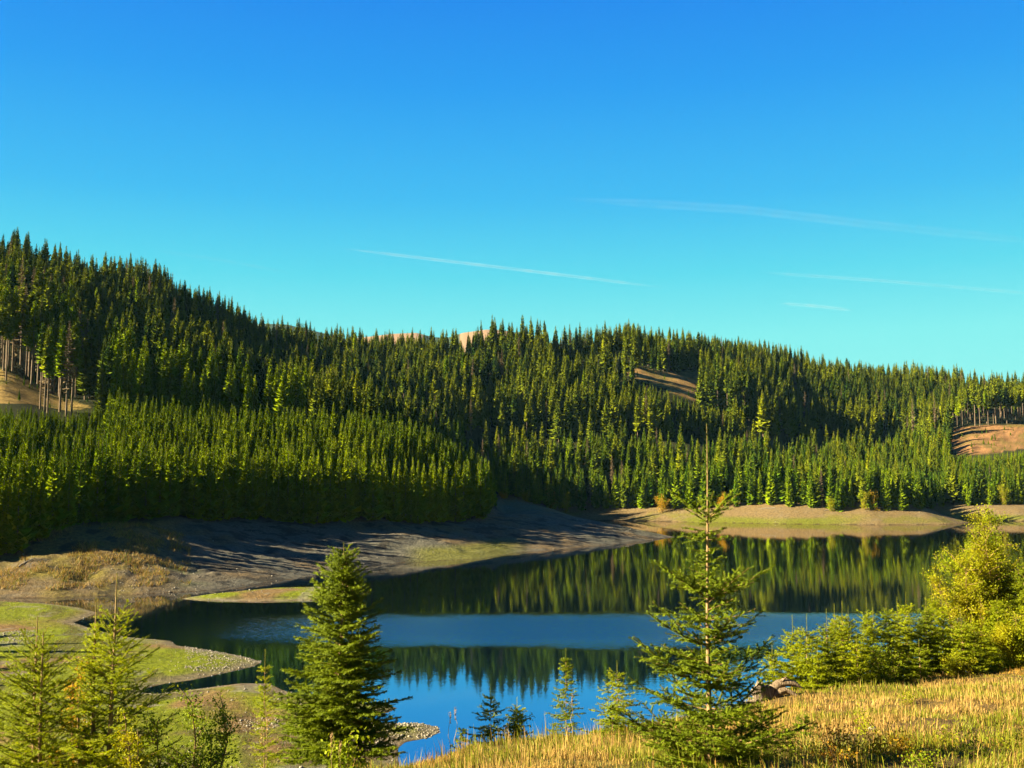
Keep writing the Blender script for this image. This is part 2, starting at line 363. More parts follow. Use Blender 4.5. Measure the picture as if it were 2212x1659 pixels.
# water
def water_mat():
    m, t, o = new_mat('lake_water')
    tcn = N(t, 'ShaderNodeTexCoord'); sp = N(t, 'ShaderNodeSeparateXYZ'); t.links.new(tcn.outputs['Object'], sp.inputs[0])
    nz = N(t, 'ShaderNodeTexNoise'); nz.inputs['Scale'].default_value = .045; nz.inputs['Detail'].default_value = 7; nz.inputs['Roughness'].default_value = .68
    t.links.new(tcn.outputs['Object'], nz.inputs['Vector'])
    yy = N(t, 'ShaderNodeMath', operation='MULTIPLY_ADD'); yy.inputs[1].default_value = 14.0
    t.links.new(nz.outputs[0], yy.inputs[0]); t.links.new(sp.outputs['Y'], yy.inputs[2])
    # breeze band: 133..158 m
    a = N(t, 'ShaderNodeMapRange', interpolation_type='SMOOTHSTEP'); a.inputs['From Min'].default_value = 136; a.inputs['From Max'].default_value = 151
    b = N(t, 'ShaderNodeMapRange', interpolation_type='SMOOTHSTEP'); b.inputs['From Min'].default_value = 174; b.inputs['From Max'].default_value = 160
    t.links.new(yy.outputs[0], a.inputs[0]); t.links.new(yy.outputs[0], b.inputs[0])
    xx = N(t, 'ShaderNodeMapRange', interpolation_type='SMOOTHSTEP'); xx.inputs['From Min'].default_value = -60; xx.inputs['From Max'].default_value = 5
    t.links.new(sp.outputs['X'], xx.inputs[0])
    mm = N(t, 'ShaderNodeMath', operation='MULTIPLY'); t.links.new(a.outputs[0], mm.inputs[0]); t.links.new(b.outputs[0], mm.inputs[1])
    m2 = N(t, 'ShaderNodeMath', operation='MULTIPLY'); t.links.new(mm.outputs[0], m2.inputs[0]); t.links.new(xx.outputs[0], m2.inputs[1])
    rp = N(t, 'ShaderNodeTexNoise'); rp.inputs['Scale'].default_value = 1.6; rp.inputs['Detail'].default_value = 3
    t.links.new(tcn.outputs['Object'], rp.inputs['Vector'])
    st = N(t, 'ShaderNodeMath', operation='MULTIPLY_ADD'); st.inputs[1].default_value = .75; st.inputs[2].default_value = .012
    t.links.new(m2.outputs[0], st.inputs[0])
    bp = N(t, 'ShaderNodeBump'); bp.inputs['Distance'].default_value = .25
    t.links.new(rp.outputs[0], bp.inputs['Height']); t.links.new(st.outputs[0], bp.inputs['Strength'])
    ro = N(t, 'ShaderNodeMath', operation='MULTIPLY_ADD'); ro.inputs[1].default_value = .12; ro.inputs[2].default_value = .02
    t.links.new(m2.outputs[0], ro.inputs[0])
    gl = N(t, 'ShaderNodeBsdfGlossy')
    df = N(t, 'ShaderNodeBsdfDiffuse'); df.inputs[0].default_value = (.004, .012, .014, 1)
    fr = N(t, 'ShaderNodeFresnel'); fr.inputs['IOR'].default_value = 1.33
    tm = N(t, 'ShaderNodeMapRange', interpolation_type='SMOOTHSTEP'); tm.inputs['From Min'].default_value = .32; tm.inputs['From Max'].default_value = .56
    tx = N(t, 'ShaderNodeMix', data_type='RGBA'); tx.inputs[6].default_value = (.36, .60, .95, 1); tx.inputs[7].default_value = (.86, .82, .80, 1)
    t.links.new(fr.outputs[0], tm.inputs[0]); t.links.new(tm.outputs[0], tx.inputs[0])
    ty = N(t, 'ShaderNodeMix', data_type='RGBA'); ty.inputs[7].default_value = (.36, .60, .68, 1); t.links.new(m2.outputs[0], ty.inputs[0]); t.links.new(tx.outputs[2], ty.inputs[6]); t.links.new(ty.outputs[2], gl.inputs[0])
    fp = N(t, 'ShaderNodeMath', operation='POWER'); fp.inputs[1].default_value = .2
    ms = N(t, 'ShaderNodeMixShader')
    t.links.new(fr.outputs[0], fp.inputs[0]); t.links.new(fp.outputs[0], ms.inputs[0])
    t.links.new(ro.outputs[0], gl.inputs['Roughness']); t.links.new(bp.outputs[0], gl.inputs['Normal'])
    t.links.new(df.outputs[0], ms.inputs[1]); t.links.new(gl.outputs[0], ms.inputs[2]); t.links.new(ms.outputs[0], o.inputs[0])
    return m
wv = np.array([(-1200, 45, 0), (1200, 45, 0), (1200, 700, 0), (-1200, 700, 0)], float)
water = mesh_obj('water', wv, np.array([[0, 1, 2, 3]]), water_mat()); tag(water, 'calm mountain reservoir', kind='structure')

# distant bare-topped mountains
def far_hills():
    D = 3200.; prof = [(300, 760), (480, 735), (560, 700), (620, 702), (700, 721), (745, 733), (800, 728), (850, 722), (900, 720), (935, 729), (965, 731), (1000, 720), (1050, 713), (1085, 714), (1130, 722), (1170, 738), (1300, 765)]
    xs = np.linspace(250, 1350, 240); yv = np.interp(xs, [p[0] for p in prof], [p[1] for p in prof])
    V = []; C = []
    rows = 26
    for r in range(rows):
        f = r/(rows-1)
        for x_, y_ in zip(xs, yv):
            X, Y, Z = at_depth(x_, y_-1, D)
            if r < 18: g = f/(17/(rows-1)); Yr = D-700*(1-g); Zr = Z*(g**.8)*.98+Z*.02
            else: g = (f-17/(rows-1))/(8/(rows-1)); Yr = D+500*g; Zr = Z*(1-.5*g)
            n = float(fbm(np.array([X]), np.array([Yr]), 4, .006)[0])-.5
            V.append((X*(Yr/D), Yr, Zr+n*26*(1-abs(g if r < 18 else 1-g))))
            top = 1 if (740+n*60 < x_ < 895+n*90 or 985+n*60 < x_ < 1095+n*90) else 0
            cc = np.array([.42, .27, .15]) if top and (n > -.16) else np.array([.055, .085, .04])
            C.append(cc)
    V = np.array(V); i2 = np.arange(rows*240).reshape(rows, 240)
    q = np.stack([i2[:-1, :-1], i2[:-1, 1:], i2[1:, 1:], i2[1:, :-1]], -1).reshape(-1, 4)
    o = mesh_obj('hills', V, q, M_GROUND, smooth=True, cols=np.array(C)); tag(o, 'distant bare topped mountains', kind='structure')
far_hills()

# ------------------------------------------------------------------ hillside conifers
def tube(path, rad, n=6):
    path = np.asarray(path, float); k = len(path); V = []; 
    for i in range(k):
        d = path[min(i+1, k-1)]-path[max(i-1, 0)]; d = d/(np.linalg.norm(d)+1e-9)
        u = np.cross(d, [0.31, .95, .07]); u /= np.linalg.norm(u)+1e-9; v = np.cross(d, u)
        for j in range(n):
            a = 2*math.pi*j/n; V.append(path[i]+rad[i]*(math.cos(a)*u+math.sin(a)*v))
    F = [[i*n+j, i*n+(j+1) % n, (i+1)*n+(j+1) % n, (i+1)*n+j] for i in range(k-1) for j in range(n)]
    return np.array(V), np.array(F)
def conifer_mesh(h, rad, base, gap, seed, ragged=.35, droop=.3, powr=.8, nb=6):
    """ragged narrow spruce crown: whorls of drooping, two-sided fans"""
    rg = np.random.RandomState(seed); V = []; F = []
    z = base*h; lean = rg.uniform(-.01, .01, 2)*h
    while z < h*.985:
        f = (z-base*h)/(h-base*h); rr = rad*((1-f)**powr)*(1-.35*max(0, .18-f)/.18)+.05*rad
        side = rg.uniform(0, 6.28)
        nn = nb if f < .85 else 4
        for k in range(nn):
            if rg.rand() < .10: continue
            a = side+2*math.pi*k/nn+rg.uniform(-.35, .35)
            L = rr*rg.uniform(1-ragged, 1+ragged*.6)
            if rg.rand() < .06: L *= 1.35
            dz = -droop*L*rg.uniform(.5, 1.4)*(1-f*.9)+.25*L*f
            d = np.array([math.cos(a), math.sin(a)]); s = np.array([-d[1], d[0]])
            c0 = np.array([lean[0]*f, lean[1]*f])
            wd = L*rg.uniform(.26, .42)+.12
            pts = []
            for j, (u, wv_) in enumerate([(0.03, .25), (.38, 1.), (.72, .75), (1.0, .08)]):
                zc = z+dz*(u**1.0)+(.10*L if j == 3 else 0)
                cx, cy = c0+d*L*u
                ww = wd*wv_*rg.uniform(.6, 1.3)
                dr = -ww*rg.uniform(.35, .95)
                pts.append([(cx-s[0]*ww, cy-s[1]*ww, zc+dr), (cx, cy, zc), (cx+s[0]*ww, cy+s[1]*ww, zc-ww*rg.uniform(.35, .95))])
            b = len(V)
            for p in pts: V.extend(p)
            for j in range(3):
                o = b+3*j
                F.append([o, o+1, o+4, o+3]); F.append([o+1, o+2, o+5, o+4])
        z += gap*rg.uniform(.7, 1.3)*(1-.4*f)
    b = len(V); V.extend([(lean[0]+.07, lean[1], h-.06*h), (lean[0]-.05, lean[1]+.06, h-.06*h), (lean[0], lean[1], h)])
    F.append([b, b+1, b+2, b+2])
    V = np.array(V); F = np.array(F)
    q = F[:-1]; t = F[-1:, :3]
    path = [(0, 0, -2.0), (0, 0, 0), (lean[0]*.5, lean[1]*.5, h*.5), (lean[0], lean[1], h*.95)]
    tr = tube(path, [.020*h*.75, .016*h*.75, .009*h*.75, .002*h])
    return V, [q, t], tr
PROTO = []   # (kind, crown object, trunk object, height)
def make_conifer_thing(kind, args, mat, label, cat, name='spruce_tree'):
    V, F, tr = conifer_mesh(*args[0], **args[1])
    r = thing(name, label, cat)
    cr = mesh_obj('crown', V, F, mat, r); tk = mesh_obj('trunk', tr[0], tr[1], M_BARK, r, smooth=True)
    PROTO.append(dict(kind=kind, root=r, crown=cr, trunk=tk, h=args[0][0], used=False))
for s in range(6):
    make_conifer_thing('old', ((28, [3.8, 4.4, 3.3, 4.7, 4.1, 3.1][s], [.06, .12, .22, .04, .15, .08][s], .50, 11+s), dict(powr=[1.0, 1.15, .85, 1.2, 1.05, .8][s], ragged=[.35, .5, .4, .55, .3, .45][s])), M_OLD, 'x', 'tree')
for s in range(3):
    make_conifer_thing('bare', ((30, 2.3+.3*s, [.5, .42, .55][s], .5, 31+s), dict(powr=.6)), M_YOUNG if s == 1 else M_OLD, 'x', 'tree')
for s in range(2):
    make_conifer_thing('dead', ((27, 1.9+.4*s, [.25, .12][s], .85, 41+s), dict(powr=.7, nb=4, ragged=.5)), M_DEAD, 'x', 'tree')
for s in range(4):
    make_conifer_thing('gold', ((28, [3.5, 4.0, 3.1, 4.3][s], [.08, .04, .12, .06][s], .52, 71+s), dict(powr=[.75, .85, .65, .9][s], ragged=.45)), M_YOUNG, 'x', 'tree')
for s in range(5):
    make_conifer_thing('young', ((15, [2.1, 2.5, 1.9, 2.3, 2.6][s], .03, .34, 51+s), dict(powr=[1.15, 1.25, 1.0, 1.1, 1.3][s], droop=.0, ragged=.45)), M_YOUNG, 'x', 'tree')
for s in range(5):
    make_conifer_thing('youngb', ((16, [2.3, 2.7, 2.1, 2.4, 2.9][s], .03, .36, 61+s), dict(powr=[1.1, 1.2, 1.0, 1.1, 1.25][s], droop=.08, ragged=.45)), M_YOUNGB, 'x', 'tree')
KIDX = {}
for i, p in enumerate(PROTO): KIDX.setdefault(p['kind'], []).append(i)

def scatter():
    rg = np.random.RandomState(77); T = []
    # jittered grid, spacing by zone; candidates over the hills
    def cand(sp, y0, y1, seed):
        g = np.random.RandomState(seed)
        xs = np.arange(-620, 620, sp); ys = np.arange(y0, y1, sp)
        X, Y = np.meshgrid(xs, ys); X = X+g.uniform(-.48, .48, X.shape)*sp; Y = Y+g.uniform(-.48, .48, Y.shape)*sp
        X = X.ravel(); Y = Y.ravel(); k = np.abs(X/Y) < .66
        return X[k], Y[k]
    out = []
    for mode, sp, y0, y1 in (('young', 3.2, 195, 420), ('youngb', 4.1, 440, 720), ('old', 5.6, 300, 930)):
        X, Y = cand(sp, y0, y1, len(mode)); Z, J = terrain(X, Y, True); xp, yp = proj(X, Y, Z)
        n1 = fbm(X, Y, 3, .02); n2 = fbm(X+500, Y, 3, .045)
        # plantation limit (depth) as a function of column
        lim = np.interp(xp, [-400, 0, 200, 300, 600, 750, 900, 1000, 1070], [330, 325, 350, 352, 352, 372, 392, 410, 430])
        front = np.interp(xp, [-600, 0, 60, 110, 150, 300, 500, 700, 900, 1060], [195, 203, 206, 215, 222, 247, 270, 284, 303, 332])
        ylim = np.interp(xp, [1000, 1100, 1300, 1500, 1700, 1830, 2050, 2300], [1000, 995, 990, 1000, 1010, 1000, 965, 955])
        midD = np.interp(xp, [1000, 1060, 1100, 1250, 1450, 1600, 1800, 1960, 1990, 2020, 2100, 2400], [470, 476, 481, 483, 483, 474, 456, 455, 462, 500, 500, 500])
        base = J['hill']; ylim = ylim+(fbm(X, Y, 3, .03)-.5)*70; lim = lim+(fbm(X+90, Y, 3, .04)-.5)*24
        clr = np.zeros(len(X), bool)
        clr |= in_poly(CLEAR[0], xp, yp) & (Y > 290) & (Y < 395)
        for P in CLEAR[1:]: clr |= in_poly(P, xp, yp) & (Y > 560) & (Y < 850)
        left = xp < 1066
        if mode == 'young': ok = left & (Y > front) & (Y < lim) & ~clr
        elif mode == 'youngb':
            ok = (Y > midD) & (yp > ylim) & ((xp > 1000) | (Y > 440)) & ~clr & ~((xp < 1000))
            ok |= (Y > 440) & (xp > 820) & (xp <= 1000) & (yp > 945)
        else:
            ok = ((left & (Y > lim+4)) | (~left & (Y > midD+10) & (yp <= ylim+36))) & ~clr & (n2 > .34) & (vnoise(X*.07+3, Y*.05) > .17) & True
            ok &= ~((Y > 440) & (xp > 820) & (yp > 955))
        ok &= Z > 4.5
        for i in np.where(ok)[0]:
            if mode == 'young':
                h = rg.uniform(9.5, 16); kd = 'young'
                if xp[i] < 230 and Y[i] > 285: h = rg.uniform(5, 9)
                elif Y[i] < front[i]+9: h = rg.uniform(16, 20.5)
                if Y[i] > lim[i]-14: h *= .8
            elif mode == 'youngb':
                h = rg.uniform(11, 18); kd = 'youngb'
                if Y[i] < midD[i]+16 and xp[i] < 1985: h = rg.uniform(13, 21)
                if xp[i] < 1062 and Y[i] < 505: h = rg.uniform(6, 10)
                elif rg.rand() < .13: kd = 'old'; h = rg.uniform(18, 25)
                if rg.rand() < .015: kd = 'dead'; h = rg.uniform(14, 20)
            else:
                h = rg.uniform(17, 28.5)*(.72+.56*n1[i]); kd = 'old'; q = rg.rand()
                if q < .03+.05*(n2[i] > .55): kd = 'dead'
                elif q < .12: kd = 'bare'
                if 235 < xp[i] < 660 and Y[i] < lim[i]+38: kd = 'gold'
                if Y[i] < 420 and -50 < xp[i] < 170: kd = 'bare' if q < .8 else 'dead'; h = rg.uniform(29, 34)
                if 1240 < xp[i] < 1386 and Y[i] > 700: h = max(h, 24)
                if 1190 < xp[i] < 1348 and 640 < Y[i] < 712: h = rg.uniform(4, 8); kd = 'old'
                if (1545 < xp[i] < 1660 and 860 < yp[i] < 900) or (2050 < xp[i] and 900 < yp[i] < 930): kd = 'bare'
            # short trees where the clear-felled slopes show over them
            for P in CLEAR:
                for it in range(12):
                    zz = Z[i]+np.linspace(.35, 1, 7)*h
                    a, b = proj(np.full(7, X[i]), np.full(7, Y[i]), zz)
                    if in_poly(P, a, b).any(): h *= .85
                    else: break
            if h < 4: continue
            T.append((X[i], Y[i], Z[i], h, kd, n1[i]))
    for q in range(26):                                    # the tall bare stems beside the left clearing
        xd = rg.uniform(66, 165) if q < 18 else rg.uniform(-30, 40); D = rg.uniform(372, 386) if q < 18 else rg.uniform(360, 380)
        a, b = ray(xd, 500); x = a*D; T.append((x, D, tz(x, D), rg.uniform(27, 33), 'bare', .5))
    for q in range(150):                                   # scrub and seedlings on the clear-felled slopes
        P = CLEAR[q % 3]; xs = [p[0] for p in P]; ys = [p[1] for p in P]; xd, yd = rg.uniform(max(-20, min(xs)), min(2240, max(xs))), rg.uniform(min(ys), max(ys))
        a, b = ray(xd, yd)
        Ds = np.arange(300, 800, 3.); zs = terrain(a*Ds, Ds); hit = np.where(zs > CAM_Z+b*Ds)[0]
        if len(hit): k = hit[0]; T.append((a*Ds[k], Ds[k], zs[k], rg.uniform(1.2, 4.0), 'youngb', .5))
    return T
TREES = scatter()
# how much of each tree shows in the photo
TREES.sort(key=lambda t: t[1])
sky_line = np.full(2400, 1e9); vis = []
for t in TREES:
    x0, yt = proj(t[0], t[1], t[2]+t[3]); xb, yb = proj(t[0], t[1], t[2])
    wpx = max(2, int(t[3]*.09/t[1]*2212)); xi = int(x0)
    if xi-wpx < 0 or xi+wpx >= 2212 or yt > 1600: vis.append((0, 0, x0, yt)); continue
    cur = np.median(sky_line[xi-wpx:xi+wpx]); show = min(cur, float(yb))-float(yt)
    vis.append((show if show > 14 else 0, float(yb-yt), float(x0), float(yt)))
    for d in range(-wpx, wpx):
        prof = yt+(yb-yt)*abs(d)/wpx*.8
        sky_line[xi+d] = min(sky_line[xi+d], prof)
def kind_group(kd): return 'y' if kd.startswith('young') else 'o'
rank = {'y': [], 'o': []}
for i, (t, v) in enumerate(zip(TREES, vis)):
    if v[0] > 0: rank[kind_group(t[4])].append((v[1]*min(1, v[0]/40), i))
indiv = set()
allr = sorted(rank['y']+rank['o'], reverse=True); indiv = set(i for _, i in allr[:230])
for kd in set(t[4] for t in TREES):                 # every kind of tree has its single ones
    own = [i for _, i in allr if TREES[i][4] == kd]; indiv |= set(own[:10])
print('trees', len(TREES), 'visible', len(rank['y']), len(rank['o']))

LM = [(0, 'by the left picture edge'), (115, 'above the left corner spruce'), (200, 'above the twin pale leaders'), (330, 'left of the thin young spruce'), (520, 'above the thin young spruce'), (650, 'above the dense bushy spruce'),
      (840, 'right of the dense bushy spruce'), (960, 'left of the saplings on the brow'), (1066, 'above the brow saplings'), (1250, 'left of the tallest foreground spruce'), (1440, 'behind the tallest foreground spruce'), (1620, 'right of the tallest foreground spruce'),
      (1760, 'above the row of young spruces'), (1960, 'left of the tall birch'), (2060, 'above the tall birch'), (2165, 'at the right picture edge')]
def tree_label(t, v, wide):
    xd, yt = v[2], v[3]; kd = t[4]; lm = [b for a, b in LM if xd >= a][-1]
    if kd == 'young':
        row = 'front row' if t[1] < np.interp(xd, [0, 300, 700, 1060], [214, 258, 293, 340]) else 'lower slope' if t[1] < np.interp(xd, [0, 300, 700, 1060], [250, 285, 315, 350]) else 'upper slope'
        sz = 'slender' if wide < .97 else 'broad' if wide > 1.08 else 'young'
        return f'{sz} plantation spruce in the {row}, {lm}'
    if kd == 'youngb':
        row = 'shoreline' if t[1] < 500 else 'second row'
        return f'green {row} spruce of the far shore, {lm}'
    lk = {'old': ['slender dark spruce', 'tall dark spruce', 'broad dark spruce'][0 if wide < .95 else 1 if wide < 1.08 else 2], 'bare': 'spruce with bare lower trunk', 'dead': 'dead brownish spruce', 'gold': 'sunlit yellow green spruce'}[kd]
    sk = np.interp(xd, [0, 200, 400, 600, 760, 1060, 1380, 1500, 1700, 2212], [515, 545, 600, 690, 722, 703, 695, 718, 745, 815])
    pos = 'on the ridge line' if yt < sk+35 else 'below the ridge' if yt < sk+95 else 'at mid slope' if yt < sk+170 else 'low on the slope'
    return f'{lk} {pos}, {lm}'
rgp = np.random.RandomState(3); rest = {'y': [], 'o': []}
for i, t in enumerate(TREES):
    pi = KIDX[t[4]][rgp.randint(len(KIDX[t[4]]))]
    if i in indiv: pi = next((q for q in KIDX[t[4]] if not PROTO[q]['used']), pi)
    p = PROTO[pi]; s = t[3]/p['h']; rot = rgp.uniform(0, 6.28)
    wide = rgp.uniform(.85, 1.2)
    if i in indiv:
        lab = tree_label(t, vis[i], wide); grp = 'spruces '+lab.split(' spruce ', 1)[1] if ' spruce ' in lab else lab
        if not p['used']: p['used'] = True; r = p['root']
        else:
            r = p['root'].copy(); COL.objects.link(r)
            for ch in (p['crown'], p['trunk']):
                cc = ch.copy(); COL.objects.link(cc); cc.parent = r
        r.location = (t[0], t[1], t[2]); r.rotation_euler = (0, 0, rot); r.scale = (s*wide, s*wide, s)
        tag(r, lab, 'tree', grp)
    else: rest[kind_group(t[4])].append((t[0], t[1], t[2], rot, s*wide, s, pi))
for p in PROTO:
    if not p['used']: print('UNUSED PROTO', p['kind'])

def forest(name, pts, label):
    P = np.array(pts); me = bpy.data.meshes.new(name); me.vertices.add(len(P)); me.vertices.foreach_set('co', P[:, :3].astype(np.float32).ravel())
    for nm, colm in (('rot', 3), ('sw', 4), ('sh', 5)):
        a = me.attributes.new(nm, 'FLOAT', 'POINT'); a.data.foreach_set('value', P[:, colm].astype(np.float32))
    a = me.attributes.new('pidx', 'INT', 'POINT'); a.data.foreach_set('value', P[:, 6].astype(np.int32))
    o = bpy.data.objects.new(name, me); COL.objects.link(o)
    g = bpy.data.node_groups.new(name, 'GeometryNodeTree')
    g.interface.new_socket('Geometry', in_out='INPUT', socket_type='NodeSocketGeometry')
    g.interface.new_socket('Geometry', in_out='OUTPUT', socket_type='NodeSocketGeometry')
    gi = N(g, 'NodeGroupInput'); go = N(g, 'NodeGroupOutput'); jn = N(g, 'GeometryNodeJoinGeometry')
    def attr(nm, ty='FLOAT'):
        n = N(g, 'GeometryNodeInputNamedAttribute', data_type=ty); n.inputs['Name'].default_value = nm; return n
    ra, sw, sh, pi = attr('rot'), attr('sw'), attr('sh'), attr('pidx', 'INT')
    cr = N(g, 'ShaderNodeCombineXYZ'); g.links.new(ra.outputs[0], cr.inputs[2])
    cs = N(g, 'ShaderNodeCombineXYZ'); g.links.new(sw.outputs[0], cs.inputs[0]); g.links.new(sw.outputs[0], cs.inputs[1]); g.links.new(sh.outputs[0], cs.inputs[2])
    for k in sorted(set(P[:, 6].astype(int))):
        cmp_ = N(g, 'FunctionNodeCompare', data_type='INT', operation='EQUAL'); g.links.new(pi.outputs[0], cmp_.inputs[2]); cmp_.inputs[3].default_value = int(k)
        sg = N(g, 'GeometryNodeSeparateGeometry', domain='POINT'); g.links.new(gi.outputs[0], sg.inputs[0]); g.links.new(cmp_.outputs[0], sg.inputs[1])
        for ob in (PROTO[k]['crown'], PROTO[k]['trunk']):
            oi = N(g, 'GeometryNodeObjectInfo', transform_space='ORIGINAL'); oi.inputs['Object'].default_value = ob; oi.inputs['As Instance'].default_value = False
            ip = N(g, 'GeometryNodeInstanceOnPoints')
            g.links.new(sg.outputs[0], ip.inputs['Points']); g.links.new(oi.outputs['Geometry'], ip.inputs['Instance'])
            g.links.new(cr.outputs[0], ip.inputs['Rotation']); g.links.new(cs.outputs[0], ip.inputs['Scale'])
            g.links.new(ip.outputs[0], jn.inputs[0])
    g.links.new(jn.outputs[0], go.inputs[0])
    md = o.modifiers.new('scatter', 'NODES'); md.node_group = g
    tag(o, label, kind='stuff')
for q, (x_, y_) in enumerate([(-84, 104), (-81, 109), (-86, 114), (-80, 119), (-85, 124), (-90, 131), (-78, 99)]):
    rest['o'].append((x_, y_, tz(x_, y_), q, 1.0, 1.0, KIDX['youngb'][q % 5]))
forest('spruce_forest', rest['o'], 'dense old spruce forest covering the hillsides')
forest('spruce_thicket', rest['y'], 'dense young spruce plantation along the lake')

# ------------------------------------------------------------------ contrails
def contrail_mat():
    m, t, o = new_mat('ice_trail')
    lw = N(t, 'ShaderNodeLayerWeight'); lw.inputs[0].default_value = .5
    iv = N(t, 'ShaderNodeMath', operation='SUBTRACT'); iv.inputs[0].default_value = 1; t.links.new(lw.outputs['Facing'], iv.inputs[1])
    pw = N(t, 'ShaderNodeMath', operation='POWER'); pw.inputs[1].default_value = 2.2; t.links.new(iv.outputs[0], pw.inputs[0])
    at = N(t, 'ShaderNodeAttribute', attribute_name='Col')
    tcn = N(t, 'ShaderNodeTexCoord'); nz = N(t, 'ShaderNodeTexNoise'); nz.inputs['Scale'].default_value = .006; nz.inputs['Detail'].default_value = 5
    t.links.new(tcn.outputs['Object'], nz.inputs['Vector'])
    m1 = N(t, 'ShaderNodeMath', operation='MULTIPLY'); m1.inputs[0].default_value = 1; t.links.new(at.outputs['Fac'], m1.inputs[1])
    m2 = N(t, 'ShaderNodeMath', operation='MULTIPLY_ADD'); m2.inputs[1].default_value = 1.4; m2.inputs[2].default_value = -.2; t.links.new(nz.outputs[0], m2.inputs[0])
    m3 = N(t, 'ShaderNodeMath', operation='MULTIPLY', use_clamp=True); t.links.new(m1.outputs[0], m3.inputs[0]); t.links.new(m2.outputs[0], m3.inputs[1])
    tr = N(t, 'ShaderNodeBsdfTransparent'); df = N(t, 'ShaderNodeBsdfTranslucent'); d2 = N(t, 'ShaderNodeBsdfDiffuse'); a = N(t, 'ShaderNodeMixShader')
    df.inputs[0].default_value = (.9, .9, .9, 1); d2.inputs[0].default_value = (.9, .9, .9, 1)
    cn_ = N(t, 'ShaderNodeCombineXYZ')
    for k_ in range(3): cn_.inputs[k_].default_value = float(sun_dir[k_])
    t.links.new(cn_.outputs[0], df.inputs['Normal']); t.links.new(cn_.outputs[0], d2.inputs['Normal'])
    t.links.new(df.outputs[0], a.inputs[1]); t.links.new(d2.outputs[0], a.inputs[2])
    ms = N(t, 'ShaderNodeMixShader'); t.links.new(m3.outputs[0], ms.inputs[0]); t.links.new(tr.outputs[0], ms.inputs[1]); t.links.new(a.outputs[0], ms.inputs[2])
    t.links.new(ms.outputs[0], o.inputs[0]); return m
M_TRAIL = contrail_mat()
def contrail(pts, wid, alpha, label, Y=12000.):
    n = 40; u = np.linspace(0, 1, n); up = np.linspace(0, 1, len(pts))
    xs = np.interp(u, up, [p[0] for p in pts]); ys = np.interp(u, up, [p[1] for p in pts])
    P = np.array([at_depth(a, b, Y) for a, b in zip(xs, ys)])
    r = wid/2212*Y*np.minimum(1, np.minimum(u, 1-u)*6+.03)
    V, F = tube(P, r, 12)
    c = P.repeat(12, 0); V[:, 1] = c[:, 1]+(V[:, 1]-c[:, 1])*1.0
    al = np.sin(np.pi*np.clip(u, 0, 1))**.6*alpha
    o = mesh_obj('contrail', V, F, M_TRAIL, smooth=True, cols=(np.repeat(al, 12)*(1-np.clip(np.abs(V[:, 2]-c[:, 2])/np.repeat(r, 12), 0, 1)**1.3))[:, None]*np.ones(3))
    tag(o, label, 'contrail')
contrail([(715, 534), (1100, 580), (1450, 623)], 4, .24, 'brightest thin white contrail, slanting down above the middle ridge')
contrail([(1180, 427), (1600, 452), (1900, 487), (2340, 532)], 10, .07, 'broad faint contrail high over the right hillside')
contrail([(1620, 587), (1900, 606), (2320, 642)], 4, .13, 'thin contrail low over the right ridge, reaching the picture edge')
contrail([(1680, 655), (1760, 661), (1850, 671)], 4, .20, 'shortest white contrail, just above the right ridge')
contrail([(330, 540), (480, 562), (640, 592)], 4, .04, 'very faint contrail above the left hillside')

# ------------------------------------------------------------------ foreground spruces
def brush(nl, w, m, seed, L=.12):
    g = np.random.RandomState(seed); V = []
    for i in range(m):
        x = L*(i+g.rand())/m; a = g.uniform(0, 2*math.pi); r = np.array([0, math.cos(a), math.sin(a)])
        t = np.cross([1, 0, 0], r); d = r*.86+np.array([.55+.35*g.rand(), 0, 0]); d /= np.linalg.norm(d)
        l = nl*g.uniform(.7, 1.15); b = np.array([x, 0, 0])+r*.002
        V += [b-t*w*.5, b+t*w*.5, b+d*l+t*w*.12, b+d*l-t*w*.12]
    return np.array(V)
def place_brushes(S0, S1, proto, seed, L=.12):
    S0 = np.array(S0); S1 = np.array(S1); D = S1-S0; ln = np.linalg.norm(D, axis=1)+1e-9
    n = np.maximum(1, np.ceil(ln/L).astype(int)); idx = np.repeat(np.arange(len(n)), n)
    off = np.concatenate([np.arange(k) for k in n]); t0 = off/n[idx]
    A = S0[idx]+D[idx]*t0[:, None]; dl = ln[idx]/n[idx]; ax = D[idx]/ln[idx][:, None]
    g = np.random.RandomState(seed); rr = g.normal(size=ax.shape); u = np.cross(ax, rr); u /= np.linalg.norm(u, axis=1)[:, None]+1e-9; v = np.cross(ax, u)
    V = A[:, None, :]+proto[None, :, 0:1]*(dl/L)[:, None, None]*ax[:, None, :]+proto[None, :, 1:2]*u[:, None, :]+proto[None, :, 2:3]*v[:, None, :]
    V = V.reshape(-1, 3); return V, np.arange(len(V)).reshape(-1, 4)
def unit(v): v = np.asarray(v, float); return v/(np.linalg.norm(v)+1e-9)
def hdir(a, e): return np.array([math.cos(a)*math.cos(e), math.sin(a)*math.cos(e), math.sin(e)])
